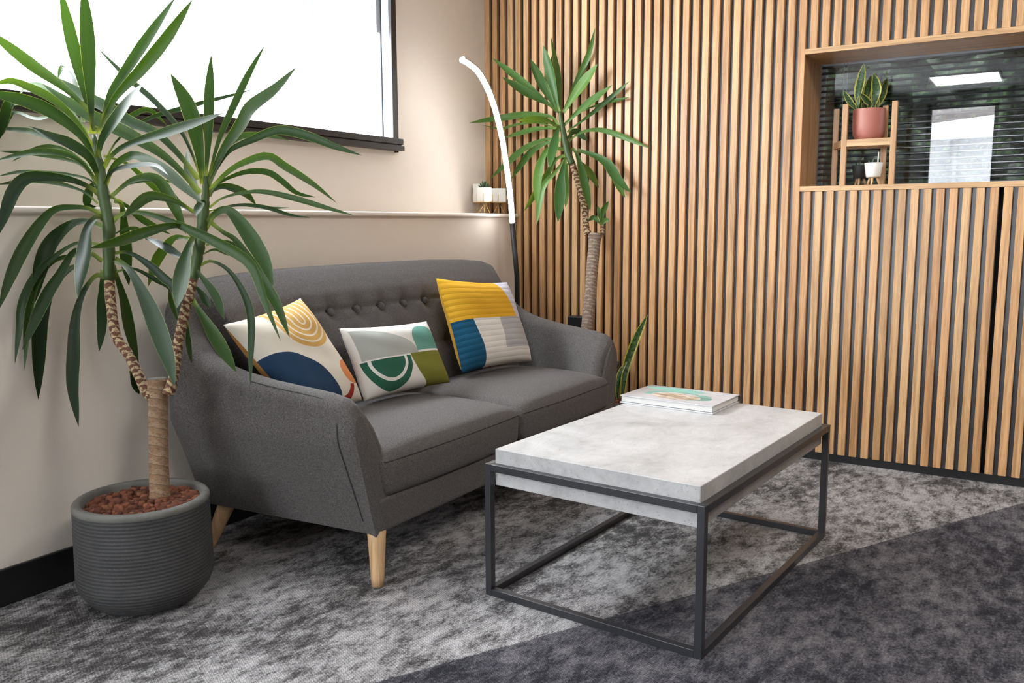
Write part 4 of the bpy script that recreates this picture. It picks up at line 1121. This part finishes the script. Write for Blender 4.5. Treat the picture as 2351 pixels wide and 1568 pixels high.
# ------------------------------------------------------------------ little pots on the ledge
white_pot = plain('white_glazed_pot', (0.78, 0.77, 0.73), 0.35)
gold = plain('gold_wire', (0.72, 0.50, 0.24), 0.3, Metallic=0.9)
succ = plain('succulent_green', (0.055, 0.11, 0.05), 0.5)
LZ = 1.0455
def ledge_pot(x, y, r, label, stand=True, plant=True, hg=0.0):
    g = thing('potted_succulent' if plant else 'plant_pot', label, 'plant pot', (x, y, LZ), 'little white pots on the ledge')
    zb = LZ + 0.056 if stand else LZ
    bm = new(); lathe(bm, [(0, zb), (r * 0.97, zb), (r, zb + 0.004), (r, zb + 0.066 + hg), (r * 0.92, zb + 0.068 + hg), (r * 0.88, zb + 0.058 + hg), (0, zb + 0.056 + hg)], 6, (x, y, 0), smooth=False)
    obj('pot', bm, white_pot, g, bevel=0.003)
    if stand:
        bm = new()
        ring = [(x + math.cos(a) * r * 1.06, y + math.sin(a) * r * 1.06, zb - 0.001) for a in [PI * k / 3 for k in range(6)]]
        tube(bm, ring, 0.0016, 6, closed=True)
        for k in range(6):
            a = PI * k / 3
            tube(bm, [(x + math.cos(a) * r * 1.06, y + math.sin(a) * r * 1.06, zb + 0.036), (x + math.cos(a) * r * 1.06, y + math.sin(a) * r * 1.06, zb)], 0.0014, 6)
            if k % 2 == 0:
                f = (x + math.cos(a) * 0.032, y + math.sin(a) * 0.032, LZ + 0.0015)
                tube(bm, [(x, y, zb - 0.004), f], 0.0016, 6)
                a2 = a + PI / 3
                tube(bm, [(x, y, zb - 0.004), (x + math.cos(a2) * 0.030, y + math.sin(a2) * 0.030, LZ + 0.0015)], 0.0016, 6)
        obj('wire_stand', bm, gold, g)
    if plant:
        bm = new()
        for ring_, (n, rad, h) in enumerate(((9, 0.034, 0.012), (7, 0.026, 0.024), (5, 0.014, 0.032))):
            for k in range(n):
                a = 2 * PI * k / n + ring_ * 0.4
                b0 = Vector((x, y, zb + 0.056)); tip = b0 + Vector((math.cos(a) * rad, math.sin(a) * rad, h + 0.012))
                leaf(bm, [b0, b0.lerp(tip, 0.5) + Vector((0, 0, -0.002)), tip], 0.013, Vector((0, 0, 1)), 0.25, 8, [(0, .5), (.5, 1), (.8, .75), (1, .05)])
        obj('rosette', bm, succ, g)
    return g
ledge_pot(0.125, -0.197, 0.041, 'white hexagonal pot with a green succulent on a gold wire stand, on the ledge')
ledge_pot(0.125, -0.072, 0.041, 'white pot on a gold wire stand half hidden behind the lamp strip', plant=False)
g3 = ledge_pot(0.050, -0.122, 0.041, 'taller white pot at the back of the ledge, behind the succulent pot', plant=False, hg=0.022)

# ------------------------------------------------------------------ things in the niche
SZ = NZ0
ps = thing('plant_stand', 'oak four-legged plant stand in the wall niche', 'plant stand', (1.79, 0.16, SZ))
lw = 0.021
FLg = aty(1934, 424, 0.085); FRg = aty(2046, 422, 0.085)
x0, x1 = FLg.x, FRg.x
legs = {(0, 0): (x0, 0.085), (1, 0): (x1, 0.085), (0, 1): (x0 - 0.062, 0.215), (1, 1): (x1 - 0.056, 0.215)}
zl = 1.470
for (i, j), (x, y) in legs.items():
    bm = new(); box(bm, x - lw / 2, x + lw / 2, y - lw / 2, y + lw / 2, SZ, zl); obj('leg', bm, oak_z, ps, bevel=0.0012)
for a, b in (((0, 0), (1, 0)), ((0, 1), (1, 1)), ((0, 0), (0, 1)), ((1, 0), (1, 1)), ((0, 0), (1, 1)), ((1, 0), (0, 1))):
    bm = new(); (xa, ya), (xb, yb) = legs[a], legs[b]
    zz = 1.315 if a[1] == b[1] or a[0] == b[0] else 1.3125
    d = (Vector((xb, yb, 0)) - Vector((xa, ya, 0))).normalized() * (lw / 2 - 0.001)
    bar(bm, (xa + d.x, ya + d.y, zz), (xb - d.x, yb - d.y, zz), 0.018, 0.028)
    obj('cross_rail', bm, oak_x, ps, bevel=0.001)
pcx, pcy = (x0 + x1) / 2 - 0.015, 0.155
pk = thing('potted_snake_plant', 'snake plant in a ribbed pink pot on the niche plant stand', 'potted plant', (pcx, pcy, 1.3295))
bm = new()
rib = lambda k, z: 1 + (0.012 if k % 2 else -0.006)
zp = 1.3295
lathe(bm, [(0, zp), (0.044, zp), (0.050, zp + 0.004), (0.059, zp + 0.022), (0.062, zp + 0.05), (0.0625, zp + 0.122)], 120, (pcx, pcy, 0), ridge=rib)
lathe(bm, [(0.0625, zp + 0.122), (0.061, zp + 0.1235), (0.058, zp + 0.122), (0.057, zp + 0.10), (0, zp + 0.10)], 120, (pcx, pcy, 0))
obj('pot', bm, plain('pink_pot', (0.46, 0.165, 0.125), 0.45), pk)
bm = new()
pt = depth((pcx, pcy, 1.45)); fc = (CAM - Vector((pcx, pcy, 1.5))).normalized()
q = lambda x, y, d=0: at(1900 + x / 4.9, 120 + y / 4.9, pt + d)
for pts, w, d in (([(370, 650), (340, 480), (375, 300), (408, 125)], 108, -.02), ([(430, 650), (440, 480), (470, 350), (490, 262)], 92, .03), ([(500, 650), (540, 480), (545, 380), (522, 240)], 112, -.03), ([(530, 650), (600, 520), (640, 400), (672, 290)], 88, .02), ([(450, 650), (480, 590), (430, 530), (372, 465)], 80, -.04), ([(350, 660), (270, 580), (215, 500), (180, 430)], 70, .0), ([(340, 660), (335, 600), (345, 540), (360, 490)], 50, -.02), ([(545, 650), (565, 580), (560, 530), (545, 470)], 46, .0), ([(672, 292), (655, 270), (670, 200)], 12, .0), ([(560, 420), (600, 370), (660, 290)], 10, .02)):
    leaf(bm, [q(x, y, d * i / 3) for i, (x, y) in enumerate(pts)], w / 4.9 / F_PX * pt, (fc + Vector((rnd.uniform(-.4, .4), 0, 0.2))).normalized(), 0.18, 20, SN)
obj('leaf', bm, snake, pk)
bm = new(); lathe(bm, [(0, zp + 0.108), (0.0565, zp + 0.106), (0.0565, zp + 0.1)], 40, (pcx, pcy, 0)); obj('soil', bm, plain('dark_soil', (0.02, 0.015, 0.01), 0.95), pk)
def legged_pot(name, x, y, r, h, lh, mat, label, sprig):
    g = thing(name, label, 'plant pot', (x, y, SZ), 'footed pots in the niche')
    z = SZ + lh
    bm = new(); lathe(bm, [(0, z), (r * 0.72, z), (r * 0.78, z + 0.004), (r, z + h - 0.002), (r * 0.98, z + h), (r * 0.9, z + h - 0.002), (r * 0.86, z + h - 0.012), (0, z + h - 0.012)], 48, (x, y, 0)); obj('pot', bm, mat, g)
    for k in range(3):
        a = 2 * PI * k / 3 + 0.5
        bm = new(); tube(bm, [(x + math.cos(a) * r * 0.42, y + math.sin(a) * r * 0.42, z + 0.001), (x + math.cos(a) * r * 0.78, y + math.sin(a) * r * 0.78, SZ)], [0.0052, 0.0038], 12); obj('leg', bm, beech, g)
    if sprig:
        bm = new(); tube(bm, [(x + 0.015, y, z + h - 0.014), (x + 0.0165, y, z + h + 0.042)], 0.0028, 8); obj('plant_marker', bm, white_pot, g)
    bm = new(); rr = random.Random(4)
    for k in range(6):
        b0 = Vector((x - 0.012, y, z + h - 0.012)); tip = b0 + Vector((rr.uniform(-.012, .012), rr.uniform(-.01, .01), rr.uniform(0.015, 0.035)))
        leaf(bm, [b0, b0.lerp(tip, .5), tip], 0.007, Vector((0, -1, 0.3)), 0.2, 6, [(0, .3), (.6, 1), (1, .05)])
    obj('sprig', bm, succ, g)
wp = aty(2005, 400, 0.12)
legged_pot('plant_pot', wp.x, 0.12, 0.036, 0.058, 0.034, white_pot, 'small white footed pot with a plant marker under the plant stand', True)
kp = aty(1981, 400, 0.18)
legged_pot('plant_pot', kp.x - 0.012, 0.19, 0.034, 0.054, 0.034, plain('matt_black_pot', (0.012, 0.012, 0.013), 0.6), 'small black footed pot behind the white one under the plant stand', False)
